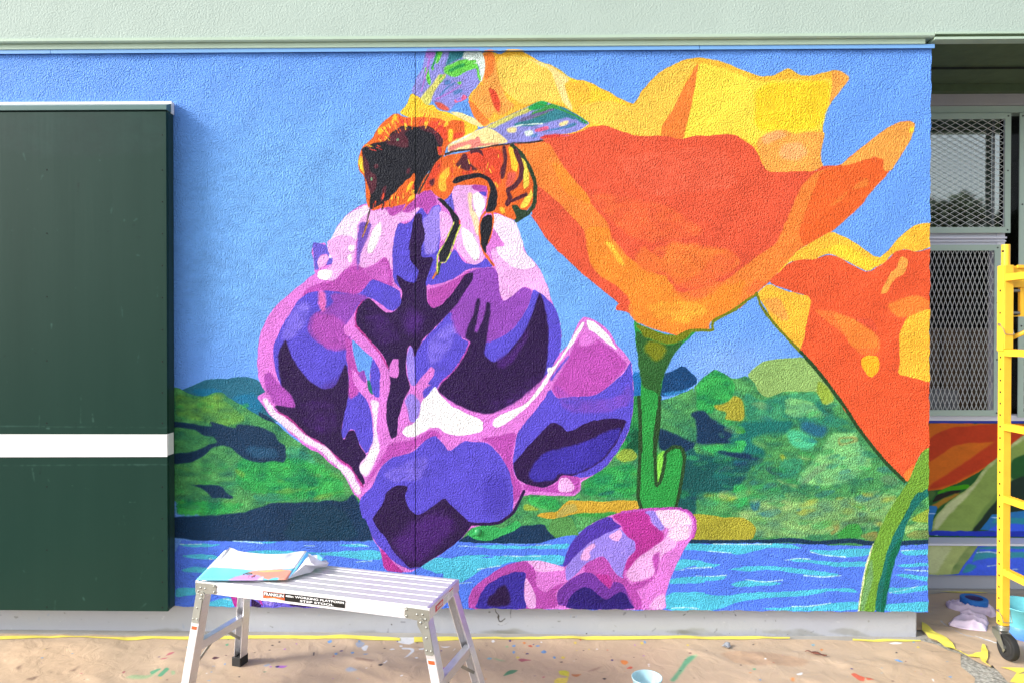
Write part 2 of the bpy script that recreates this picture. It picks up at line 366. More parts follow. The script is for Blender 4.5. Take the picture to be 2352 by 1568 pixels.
MURAL_BG = '''
# sky is the base fill; lighter towards middle
s2:90 S 420,300 1000,250 1500,650 1450,900 700,900 420,800
s3:40 L 0,200 900,250 500,480 0,560 E 2352,780 2100,800 2300,600
# far teal hill left, hills
tb O 60,420 190,350 300,300 420,255 640,245 780,225 880,250 960,310 1100,400 1300,600 900,700 300,500
t3:6 O 240,350 520,340 600,420 380,440
t3:8 O 620,420 900,380 960,560 840,600 700,480
nb O 900,560 1000,600 1300,880 1250,920 1100,760 930,640
g1:~ O 60,330 130,335 200,370 300,410 400,420 480,380 560,380 640,440 780,520 920,610 1100,690 1200,790 1300,860 1340,890 1500,940 1700,1090 1800,1140 1900,1360 1960,1500 60,1600
g2:~6 O 110,380 300,440 500,400 640,500 800,640 600,700 300,640 110,600
g3:~7 O 700,1000 1200,980 1500,1060 1700,1200 1740,1360 1200,1400 700,1300
g3:~7 O 120,1400 500,1430 800,1440 600,1540 120,1560
g5:~8 O 1180,880 1360,940 1500,1080 1300,1000 1170,1020
oc:5% O 680,1100 790,1150 760,1200 690,1150
oc:5% O 820,1290 1050,1320 1200,1290 1350,1300 1220,1350 1000,1330
oc:4% O 1420,1380 1600,1330 1750,1310 1640,1360 1450,1420
oc:6% O 470,400 560,390 600,440 480,460
g5:4 O 840,1360 1050,1330 1240,1400 1100,1420 900,1420
nb:2 O 60,650 200,665 420,700 470,700 430,650 580,690 690,720 700,680 840,690 960,720 1060,770 1090,840 1170,890 1160,1050 1060,1030 920,1050 820,1030 720,980 640,900 560,880 470,900 380,990 260,1050 60,1060 60,970 300,940 400,900 440,870 520,850 480,800 380,790 300,730 220,720 60,715
nc:8 O 760,900 1060,900 1120,1010 860,1010
nb:2 O 240,1260 300,1260 520,1265 570,1290 590,1330 670,1380 650,1395 560,1385 470,1390 430,1350 380,1300
nv:2 O 60,1570 300,1560 500,1550 740,1530 900,1480 1060,1430 1300,1430 1480,1425 1580,1405 1740,1420 1810,1340 1860,1420 2000,1700 P 2000,480 60,470
nd:10 P 1300,100 1700,120 1900,460 1100,460
# middle strip hills between flower and stem, lower centre
g1:~ E 1700,1030 1830,1030 2000,1100 2380,940 G 2400,1300 1700,1000 1560,1000 1200,1180 1080,1250 900,1265 60,1265 60,1100 500,800 1200,700 1600,300
bl:2 E 1740,810 1840,820 1830,1045 1740,1045
nl:1 E 2040,830 2130,800 2230,740 2352,870 2360,920 2200,1010 2050,1045 2000,1030
bc:2 E 2010,1020 2100,1000 2200,990 2300,950 2230,1010 2100,1040
g6:~3 E 1750,1045 1830,1040 1830,1568 1600,1568 1720,1300
g7:4 E 1700,1400 1800,1350 1800,1568 1650,1560 1750,1450
yg:2 G 1570,450 1640,370 1740,370 1790,430 1750,480 1650,500
g3:~4 G 1300,650 1500,550 1780,500 1790,840 1250,820
tg:4 G 1400,790 1580,760 1560,800 1420,820
# right hills
g1:~ L -30,560 0,540 80,460 170,395 260,430 350,490 480,450 700,600 1050,400 1250,470 1500,750 1900,1200 2210,1500 M 2230,330 2230,900 1900,950 0,900 0,0
gl L 480,450 560,380 620,330 740,295 900,290 1010,270 1080,330 1180,450 1280,560 1330,690 1250,740 1200,700 1150,600 1000,605 860,600 690,665 640,650 590,600 550,520
yg:3 L 1170,500 1260,560 1330,680 1220,740 1150,600
g3:~3 L 0,540 80,460 170,395 260,430 340,490 380,560 330,700 200,730 130,830 0,780
ol:2 L 160,740 290,710 360,640 440,680 470,830 440,890 270,885 290,800 200,780
nv:5 L -60,820 0,790 80,790 150,860 330,960 480,1060 400,1100 0,1110 G 2010,160 1980,200 2000,400 2300,400 2352,300 2352,100
g5:~6 L 450,600 640,700 800,640 1150,610 1240,800 1500,900 1300,960 900,850 700,900 480,900
te:8 L 400,900 700,880 950,880 900,1000 700,1000 480,1060 700,1200 500,1300 300,1100
gm:5 L 0,1130 300,1110 480,1090 440,1200 240,1260 120,1180
g4:4 L 360,930 450,940 480,1000 380,1010
gm:4 L 350,1080 470,1070 480,1130 380,1110
nv:5 L 180,1170 400,1180 600,1220 590,1260 400,1250 250,1210
dg:9 L 0,1200 400,1240 560,1260 420,1500 350,1568 0,1568 G 2240,1000 2150,850 2230,500 2300,400
dg:6 G 2240,400 2352,360 2352,1060 2200,960 2160,900
tq:8 L 860,960 1000,970 1180,1100 1060,1170 900,1120
g8:~6 L 840,650 1100,700 1230,830 1000,860 850,840
tb:10 L 980,870 1290,940 1200,1060 1000,980
g8:~8 L 1240,1080 1300,1000 1540,1000 1560,1100 1700,1300 1400,1500 1000,1500 950,1450 1100,1280 1180,1200
ob:4% L 1350,1040 1540,1030 1560,1080 1360,1130
g8:4 L 1380,1060 1500,1050 1500,1080 1380,1100
yg:5 L 790,1200 840,1200 880,1290 830,1290
g5:~8 L 800,1250 1050,1250 950,1430 780,1420
gr:5% L 960,1530 1060,1400 1150,1330 1250,1290 1310,1310 1200,1370 1100,1440 1000,1520
gr:7% L 1740,1440 1850,1390 1970,1470 1850,1530
cg:4% M 750,240 860,310 950,310 980,350 900,350 780,290
ob:5% M 690,310 820,330 800,350 700,345
gm:7 M 350,320 480,310 490,500 400,560 340,470
g9:~9 M 640,450 900,480 1400,450 1900,400 1950,500 1800,700 1400,760 900,830 560,800 520,600
g1:~9 M 650,330 1000,350 1600,320 1700,400 1300,400 800,440
yg:9 M 400,430 60,400 60,440 380,480
g9:~9 M 480,520 640,560 880,620 900,780 560,840 400,600
tb:6 M 500,480 620,460 600,560 540,570
gd:4% M 980,640 1080,680 1060,720 1000,710
gd:5% M 1380,700 1500,640 1640,620 1790,660 1740,690 1560,680 1420,730
g4:3 M 1320,830 1450,690 1560,690 1600,780 1540,840
ob:2% M 1240,680 1360,650 1375,740 1300,810 1280,780 1330,740
ob:2% M 1550,800 1740,760 1740,830 1680,870
ob:3% M 2000,800 2100,750 2220,760 2220,840 2040,840
g9:~4 M 1980,720 2100,680 2220,700 2220,750 2100,740 2000,800
gl:5 M 1230,700 1300,700 1310,750 1230,750
ol:1 M -60,600 0,595 160,610 240,635 440,630 520,670 580,740 540,840 400,860 0,850 -100,850
oc M -160,600 -60,600 -60,860 -160,860
$nb:8 M -110,860 0,865 250,870 500,865 700,865 850,845 1000,855 1150,880 1350,860 1500,850 1640,880 1900,890 2050,870 2240,860
# centre-bottom ochre + navy
og2 G 820,1010 880,975 1020,970 1080,900 1140,855 1300,865 1500,870 1620,860 1800,865 1812,945 1620,980 1500,985 1400,985 1250,985 1150,1000 1040,1040 900,1035
yc:2 G 1000,1010 1100,900 1200,890 1220,960 1100,1000 1040,1040
g4:2 G 1160,1000 1260,980 1400,985 1600,965 1500,1020 1250,1020
g3:~2 G 720,820 1000,830 1060,900 1020,960 880,940 760,900
yg:4 G 700,900 760,910 860,960 700,960
nv:1 G 640,1110 700,1105 900,1085 940,1170 1040,1250 900,1275 100,1270 70,1250 200,1180 450,1230 480,1180 580,1170
gl2 G 940,1100 980,1030 1150,1010 1200,1120 1230,1200 1090,1255 1000,1220 950,1160
gm:1 G 160,1190 220,1110 380,1100 460,1130 520,1120 640,1050 680,1100 600,1160 460,1210 380,1255 260,1240
nl:2 G 1160,845 1240,840 1220,860
# water
wa P 60,462 700,465 1200,465 1980,470 2200,470 S 1100,1320 1300,1330 1400,1300 M -200,880 500,880 900,880 1400,900 1900,905 2240,880 2240,1700 P 0,1700
wt:1 P 130,500 340,490 560,500 480,520 200,525
wt:1 P 640,465 900,475 1100,470 1050,490 760,475
wt:1 P 160,610 320,590 480,600 560,640 300,640
wt:2 P 160,740 300,710 440,730 700,760 500,780 200,760
wt:1 P 760,570 900,550 1250,560 1500,580 1750,560 2060,550 2100,640 1900,650 1700,610 1400,600 900,600
wt:1 P 1660,500 1900,490 1980,520 1750,525
wt:1 P 110,920 240,910 560,930 500,960 260,985 110,1010
wt:1 P 380,1080 460,1040 640,1000 680,1100
wt:1 G -300,1400 100,1420 400,1410 700,1390 1100,1380 1080,1490 800,1440 600,1450 300,1520 -100,1568 -300,1500
wt:1 G 200,1290 500,1290 800,1300 1000,1290 1150,1270 1100,1330 700,1320 400,1330
wt:1 N -150,750 100,730 250,720 60,850 -150,900
wt:1 N -600,620 -300,640 -150,700 -300,720 -600,700
wt:1 N -80,620 200,590 450,640 640,650 1000,690 1000,620 700,610 400,600 100,640 -80,700
wt:1 N 2150,490 2352,490 2352,560 2130,550
wt:1 N 2100,630 2352,660 2352,700 2250,700 2050,760
wt:1 N 2030,820 2352,800 2352,870 2010,880
wt:1 N 1980,960 2352,950 2352,1000 2500,1130 1980,1140
wt:1 M 0,890 250,885 850,880 1050,930 700,920 500,970 400,990 250,970 0,950
wt:1 M 1050,935 1300,950 1500,930 1700,930 1650,1000 1400,1015 1200,990
wt:1 M 850,1040 1000,1025 1300,1060 1640,1050 1640,1100 1400,1110 1150,1070
wt:1 M 0,1060 250,1080 150,1110 0,1110
wt:1 M 270,1130 500,1100 700,1095 900,1110 1380,1170 1300,1200 1000,1175 720,1130 480,1150
wt:1 M 0,1200 300,1190 250,1230 80,1240 0,1250
wt:1 M 320,1270 500,1230 820,1250 780,1280 600,1290 380,1300
wt:1 M 0,1350 250,1390 500,1350 900,1340 1300,1305 1500,1310 1560,1360 1300,1330 1000,1390 700,1400 400,1440 230,1510 0,1510
wt:1 M 600,1500 900,1490 1200,1460 1560,1430 1560,1520 800,1525
wt:1 M 1940,950 2230,930 2230,980 2000,1000
wt:1 M 1900,1090 2230,1050 2230,1090 2000,1110
wt:1 M 1880,1180 2000,1175 2230,1220 2230,1260 2000,1210
wt:1 M 1850,1300 2000,1310 2230,1270 2200,1310 1950,1370 1840,1350
wt:1 M 1810,1460 2000,1450 2230,1430 2230,1530 1800,1530
$wc:1.6 P 150,495 360,495
$wc:1.6 P 660,465 850,472 940,485
$wc:1.6 P 430,635 500,645
$wc:1.6 P 1340,507 1440,510
$wc:1.6 P 1780,492 1950,510
$wc:1.5 P 1840,665 1990,655
$wc:1.6 P 570,1015 640,1030
$wc:1.6 N 0,510 220,522
$wc:1.6 N 430,605 620,612 780,610
$wc:1.6 N 180,735 300,715 400,700
$wc:1.6 N 740,505 880,500
$wc:1.6 N 0,870 120,860
$wc:1.6 N 2110,745 2200,725 2352,720
$wc:2.2 N 2040,1105 2180,1095 2300,1110
$wc:1.6 M 120,955 330,970
$wc:1.6 M 160,885 400,890 720,885
$wc:1.6 M 1090,960 1200,990 1420,1008
$wc:1.6 M 840,1040 950,1020 1090,1028
$wc:1.6 M 0,1112 140,1108
$wc:1.6 M 0,1190 150,1195 290,1183
$wc:2.2 M 1030,1185 1200,1200 1380,1185
$wc:1.6 M 470,1225 640,1250 820,1228
$wc:2.2 M 910,1480 1050,1482 1280,1450
$wc:1.6 M 1960,950 2080,940
$wc:2.2 M 2000,1130 2100,1140 2210,1145
$wc:1.6 M 1850,1350 1980,1330 2120,1290
# stem right
gs M 1545,1540 1560,1400 1620,1130 1700,880 1800,650 1900,480 2030,290 2140,30 2215,-60 2215,310 2100,460 1980,700 1900,880 1850,1100 1750,1280 1720,1540
g9:3 M 1560,1540 1600,1300 1680,1000 1700,1200 1640,1400 1600,1540
te M 1710,1540 1730,1320 1780,1150 1820,980 1900,780 1990,620 2080,440 2190,320 2225,330 2130,500 2010,700 1960,900 1890,1080 1840,1300 1790,1540
gn:2 M 1760,1540 1800,1250 1850,1000 1960,800 1960,900 1890,1080 1840,1300 1800,1540
yg:3 M 2060,640 2225,480 2225,680 2080,680
$cw:3 M 1545,1530 1580,1330 1620,1110 1690,890
# left stem
gt E 1750,320 1770,500 1800,700 1830,800 1820,1000 1800,1568 G 1780,800 1820,945 2155,930 2200,700 2250,450 2220,350 2130,330 2060,380 2030,420 1990,420 E 1960,1568 2000,1100 2040,820 2130,650 2240,520 2352,430 2352,390 2280,400 2190,465 2060,455 1900,400 1800,350
gd2:3 E 1760,400 1900,500 2100,560 2240,510 2130,650 2030,860 2010,1050 1960,1000 1850,960 1820,900
od:3 E 1760,350 1900,400 2060,460 2190,470 2340,400 2240,510 2100,555 1980,520 1850,480
od:8 E 1900,500 2080,560 2030,680 1950,720 1850,600
gf:2 G 1985,420 2040,380 2060,390 2030,620 1970,730 1950,600
$dd:6 E 1800,1050 1815,1300 1820,1568
$dd:6 G 1815,0 1810,400 1800,700 1790,830 1825,940
$dd:6 E 2000,1050 1990,1350 1950,1568
$dd:6 G 1990,0 1950,250 1955,420 1960,600 1965,725 2010,680 2050,500 2050,410 2130,345 2210,355 2240,450 2220,600 2190,780 2155,930
# poppy 1 back petals (yellow)
yo H -180,0 -100,0 0,30 90,100 300,215 380,230 520,330 560,370 720,385 900,480 1150,610 1200,560 1240,480 1300,410 1420,290 1660,175 1800,160 2000,200 I 300,220 450,285 610,345 730,340 870,265 910,275 980,330 1100,340 1200,310 1330,280 1400,300 1470,350 1400,450 1300,580 1240,680 1210,760 1210,870 1230,890 1190,1060 1190,1150 1220,1200 1100,1260 600,1270 H 1600,960 1000,950 600,900 0,1000 A 1300,800 1250,730 1180,560 1220,490 1310,390 1345,300 1340,160 1320,120 1400,90 1490,135 1570,90
ye:2 A 1700,130 1990,260 2100,450 2180,700 2352,790 2352,400 2200,380 2000,230 H 560,400 720,400 900,490 1150,640 1400,720 1300,900 1000,860 780,800 600,660
yl:3 A 1450,160 1700,130 1960,280 2070,440 2120,600 1900,570 1700,620 1500,450
cy:2 A 1740,160 1960,230 2140,340 2160,380 2100,420 2200,680 2150,650 2090,580 2040,440 1980,290
yc2:2 H 600,640 760,800 900,820 1200,910 1400,920 1440,800 1540,680 1700,300 1790,190 1660,190 1420,300 1250,500 1160,640 900,560
y2:2 H 1800,200 2000,230 I 300,270 560,360 1150,360 1290,360 1300,420 1280,560 1240,680 1200,860 900,880 800,860 600,940 560,990 400,910 0,920 H 1640,930 1700,640 1770,320
y3:10 I 560,420 1280,370 1280,560 1180,840 900,870 560,860
yo:2 H 1640,180 1800,165 2000,195 I 450,285 610,345 730,340 870,265 910,275 980,330 1100,340 1200,310 1330,280 1290,360 1100,390 900,360 600,400 300,280 100,220
oy:2 I 1290,290 1330,280 1400,300 1470,350 1400,450 1300,580 1270,610 1310,420
oy:3 I 590,940 700,870 860,850 940,900 1050,870 1230,880 1190,1060 1190,1150 1220,1200 1100,1250 670,1260 610,1100 575,1020
pe:8 I 800,1000 1000,960 1080,1080 960,1160 800,1120
pe:6 I 620,920 780,860 880,900 800,940 640,1000
ot:1 H 1790,195 1770,330 1730,560 1680,780 1640,940 1580,945 1420,910 1440,800 1530,680 1640,450
oy:2 A 1320,120 1400,90 1450,160 1470,350 1560,560 1640,620 1500,730 1400,640 1340,420 1310,390 1345,300
ot:3 A 1330,130 1400,95 1440,150 1430,300 1360,380 1340,350
ot:1 A 1180,560 1250,600 1330,700 1400,780 1340,810 1300,790 1230,710
oy:3 A 1200,540 1320,400 1440,560 1430,700 1380,760 1280,640
or:4 A 1380,430 1450,480 1500,600 1480,700 1420,600
# poppy 1 front
or2 A 1600,975 1760,970 1900,950 2100,900 2230,880 2352,830 H 580,880 760,820 880,810 1000,850 1200,915 1420,910 1500,915 1620,945 1750,905 1900,910 2050,890 2150,900 I 450,950 560,1020 610,1130 670,1255 900,1250 1130,1250 1220,1195 1380,1190 1460,1120 1650,970 1800,850 1930,780 2040,765 2095,790 2090,840 2040,970 1950,1120 1850,1250 1640,1470 K 1600,180 1480,290 1300,450 1180,510 960,640 870,740 760,870 690,950 580,1030 500,1110 420,1180 J 2150,1190 1900,1300 1880,1340 1890,1390 1700,1380 1600,1450 1500,1420 1300,1360 1180,1310 1140,1240 1050,1210 990,1200 1000,1160 1030,1140 700,880 350,550 165,270 B 1800,500 1830,400 1840,200
ot:3 A 1620,990 1760,980 1900,960 1980,1000 2100,1200 2300,1500 2350,1568 J 640,0 780,220 930,380 940,500 1060,620 1150,800 1300,870 1490,870 1480,940 1600,1040 1800,1000 1900,930 2040,930 2250,760 K 780,560 830,430 960,120 1020,0 I 1130,1260 1380,1190 1700,1120 1800,1130 1790,1220 1850,1260 1640,1470 K 1600,180 1300,450 1180,510 960,640 760,870 580,1030 420,1180 J 1900,1300 1880,1340 1890,1390 1700,1380 1600,1450 1300,1360 1180,1310 1100,1200 1140,1100 1080,1020 830,870 760,800 720,650 690,450 640,380 400,150 B 1840,200 1800,60 A 1780,1200 1700,1080
or2:1 J 170,270 230,0 420,150 640,380 690,450 720,650 760,800 830,870 1080,1020 1140,1110 1100,1180 1000,1200 1030,1140 700,880 350,550
o3:5 J 700,400 940,420 940,540 1100,700 1400,860 1490,900 1600,1060 1850,1100 1900,960 2100,960 2250,900 2150,1190 1900,1300 1880,1390 1700,1380 1600,1450 1300,1360 1180,1310 1130,1100 1000,960 830,870 740,720
o3:4 A 1980,1150 2080,1180 2352,1500 2352,1568 2100,1450
yo:6 J 880,530 950,560 1040,680 1100,820 1000,720
o4:10 J 1160,680 1300,580 1460,700 1500,540 1700,600 2100,620 2200,760 2000,900 1750,1020 1550,960 1490,860 1250,840
or2:5 J 1270,600 1400,540 1480,640 1440,720 1370,680
or2:8 J 2200,560 2350,600 2250,760 2200,700
oa:3 I 1180,1260 1380,1190 1700,1120 1800,1130 1790,1220 1850,1260 1640,1470 K 1600,180 1480,290 1300,450 1180,510 1020,600 980,450 1080,150 1150,0
ot:6 I 1640,1300 1500,1400 1350,1568 K 1150,250 1250,230 1450,60 I 1650,1400
ot:6 K 780,560 880,430 1000,560 700,760 540,940 480,900 600,740
o4:5 K 460,1060 560,900 680,940 560,1040
oy:1 I 1370,1200 1460,1120 1650,970 1800,850 1930,780 2040,765 2095,790 2090,840 2040,970 1950,1120 1870,1240 1790,1250 1800,1130 1700,1110 1560,1150 1450,1190
ye:3 I 2040,830 2090,820 2080,880 2040,880
o4:11% J 700,60 1500,200 1900,500 1200,560 900,300
rl:11% H 1000,1100 2000,1000 2200,1400 1300,1500 1100,1300
ot:8% J 1300,620 1700,560 2150,640 2000,860 1500,900
or2:8% J 1900,700 2200,600 2000,1000 1700,1150 1500,1000 1750,900
yo:8% J 1250,1150 1700,1100 1900,1200 1700,1330 1400,1300
# poppy 2
or3 K 690,950 760,870 900,740 1010,720 1130,720 1250,670 1350,690 1500,780 1640,850 1800,750 1900,650 2000,620 2100,650 2235,580 2235,1568 L 2215,0 2215,1110 2160,1170 2100,1290 2030,1465 1980,1450 1700,1150 1500,900 1300,600 1180,450 1000,230 K 990,1568 1100,1080
yo K 760,870 870,740 960,640 1180,510 1290,455 1440,510 1740,715 1850,620 1960,490 2100,390 2180,370 2235,380 2235,580 2090,650 2000,620 1900,650 1800,750 1640,840 1500,770 1350,690 1250,670 1130,720 1010,720 900,740
ye:3 K 1150,640 1400,560 1700,740 1750,760 1640,830 1500,740 1300,650
oy:1 K 1960,680 2030,720 2000,850 1880,920 1830,1040 1750,1050 1850,850 1920,800
yo K 580,1040 690,945 850,1015 1110,1080 1060,1300 1010,1568 L 1000,200 940,150 760,-20 K 640,1150
oy:6 K 640,1100 800,1080 900,1300 800,1300 680,1180
o4:3 K 1120,1200 1300,1210 1500,1280 1750,1450 1760,1568 L 1750,200 1700,260 1560,250 1400,50 1200,-100
ot:6 K 1300,1230 1500,1290 1720,1430 1740,1568 1500,1568 1400,1400
or2:5 K 1500,1280 1700,1290 1740,1420 1620,1360
yo L 2215,-180 2100,-170 2000,-80 1940,60 1940,200 1945,330 1925,440 2080,480 2215,540
y4:1 L 1570,300 1640,260 1730,265 1760,330 1740,420 1690,465 1640,450 1590,380
ot:5 K 1800,1150 2100,1050 2200,1150 1950,1300
ot:2 L 1980,1390 2100,1280 2030,1465 1990,1450
$od:5 K 575,1040 620,1170 760,1350 900,1500 L 1000,230
$od:5 K 575,1050 480,1110 350,1210 160,1300 150,1350 160,1390 100,1395 0,1390
$dd:6 L 1000,230 1110,350 1250,520 1420,750 1550,960 1780,1250 1990,1460
$od:5 J 1590,1450 1690,1395 1800,1395
gs L 2030,1465 2100,1290 2160,1170 2215,1100 2215,1568 2000,1568
te L 2140,1568 2215,1480 2215,1568
# lower flower
pk N 1000,700 1020,610 1080,480 1200,340 1400,235 1560,190 1800,160 2090,145 2200,175 2260,250 2275,350 2240,430 2200,480 2100,650 2000,880 1975,980 1978,1118 1700,1120 100,1118 90,1020 130,920 200,860 370,740 500,680 650,655 780,660 1000,710
mg:1 N 95,1118 90,1020 130,920 200,860 370,740 500,680 650,655 740,760 740,900 820,960 900,900 960,880 1020,860 920,960 960,1100 740,1118
p2:1 N 145,1118 200,990 260,890 400,810 520,760 640,760 640,850 620,950 650,1080 640,1118
dk:5 N 270,1090 280,1000 340,970 380,910 450,880 490,980 490,1090
lp:1 N 640,810 700,900 735,1000 740,1110 660,1110 625,1010 625,900
lp:1 N 650,655 780,655 1000,710 1020,740 1000,755 740,765 720,710
pk N 740,765 1020,750 1030,860 940,885 850,950 820,960 760,920 740,860
ma:2 N 1460,230 1560,190 1800,160 1840,210 1830,290 1960,380 1960,450 1870,520 1750,600 1680,660 1600,760 1580,680 1690,560 1690,480 1620,430 1570,380 1560,320
p3:1 N 1000,700 1020,610 1080,480 1200,340 1400,235 1460,240 1480,270 1560,330 1520,350 1400,410 1250,480 1130,600 1050,690 1010,715
lv:1 N 1020,720 1100,620 1250,480 1400,400 1530,340 1580,380 1620,430 1690,470 1690,560 1620,620 1590,700 1580,830 1500,780 1440,680 1380,615 1330,620 1200,700 1130,780 1030,860
lp:2 N 1200,540 1300,480 1310,520 1250,570 1270,620 1230,660 1170,650 1165,610
lp:1 N 1430,420 1540,350 1560,380 1560,430 1520,470 1460,450
mg:1 N 1200,690 1330,620 1380,610 1440,680 1500,780 1580,830 1700,930 1750,1040 1750,1118 1680,1118 1620,970 1560,940 1480,860 1440,930 1380,880 1300,790 1190,760
ma:3 N 1300,780 1440,790 1470,850 1450,930 1380,880
vp:1 N 960,1100 930,960 1020,870 1190,760 1290,780 1390,880 1440,930 1480,850 1560,870 1640,980 1700,1118
mg:6 N 1640,900 1750,1060 1740,1118 1680,1100 1600,940
d3:1 N 1020,1118 1060,1010 1110,950 1200,905 1260,920 1330,970 1400,1030 1440,1020 1540,945 1600,970 1640,1050 1690,1118
wl:2 N 1880,170 2080,160 2180,200 2230,260 2230,360 2200,450 2070,470 2010,430 2020,350 1960,330 1890,230
lp:2 N 1700,640 1870,520 1980,440 2010,350 2040,340 2100,330 2230,300 2200,420 2100,470 2080,520 1940,600 1920,720 1880,820 1760,860 1650,850 1600,790 1620,740
lv:2 N 1770,190 1870,170 1900,230 1980,350 1930,370 1850,290 1830,220
wl:2 N 2020,350 2200,310 2200,440 2080,470 2010,430
lp:3 N 1800,1118 1880,1000 1980,960 1978,1118
mg:5 N 1850,600 1950,560 1930,560 1900,800 1700,950 1640,880 1880,800
$mg:4 N 1560,190 1800,160 2090,148 2200,178 2258,250 2268,350 2240,430
$mg:3 N 1590,720 1570,800 1620,860
# lower left petal below stool
ma P 520,840 610,920 700,940 720,1000 720,1100 680,1100 640,1000
ma P 700,930 850,970 860,1110 700,1100
vb P 800,960 1000,990 1700,1090 1640,1110 830,1110
dk P 840,1010 950,1090 840,1105
ma:1 P 860,985 920,990 960,1090 920,1060
lv:1 P 930,990 1050,1010 1050,1080 960,1070
dk:3 P 1210,1050 1500,1080 1480,1095 1210,1090
'''
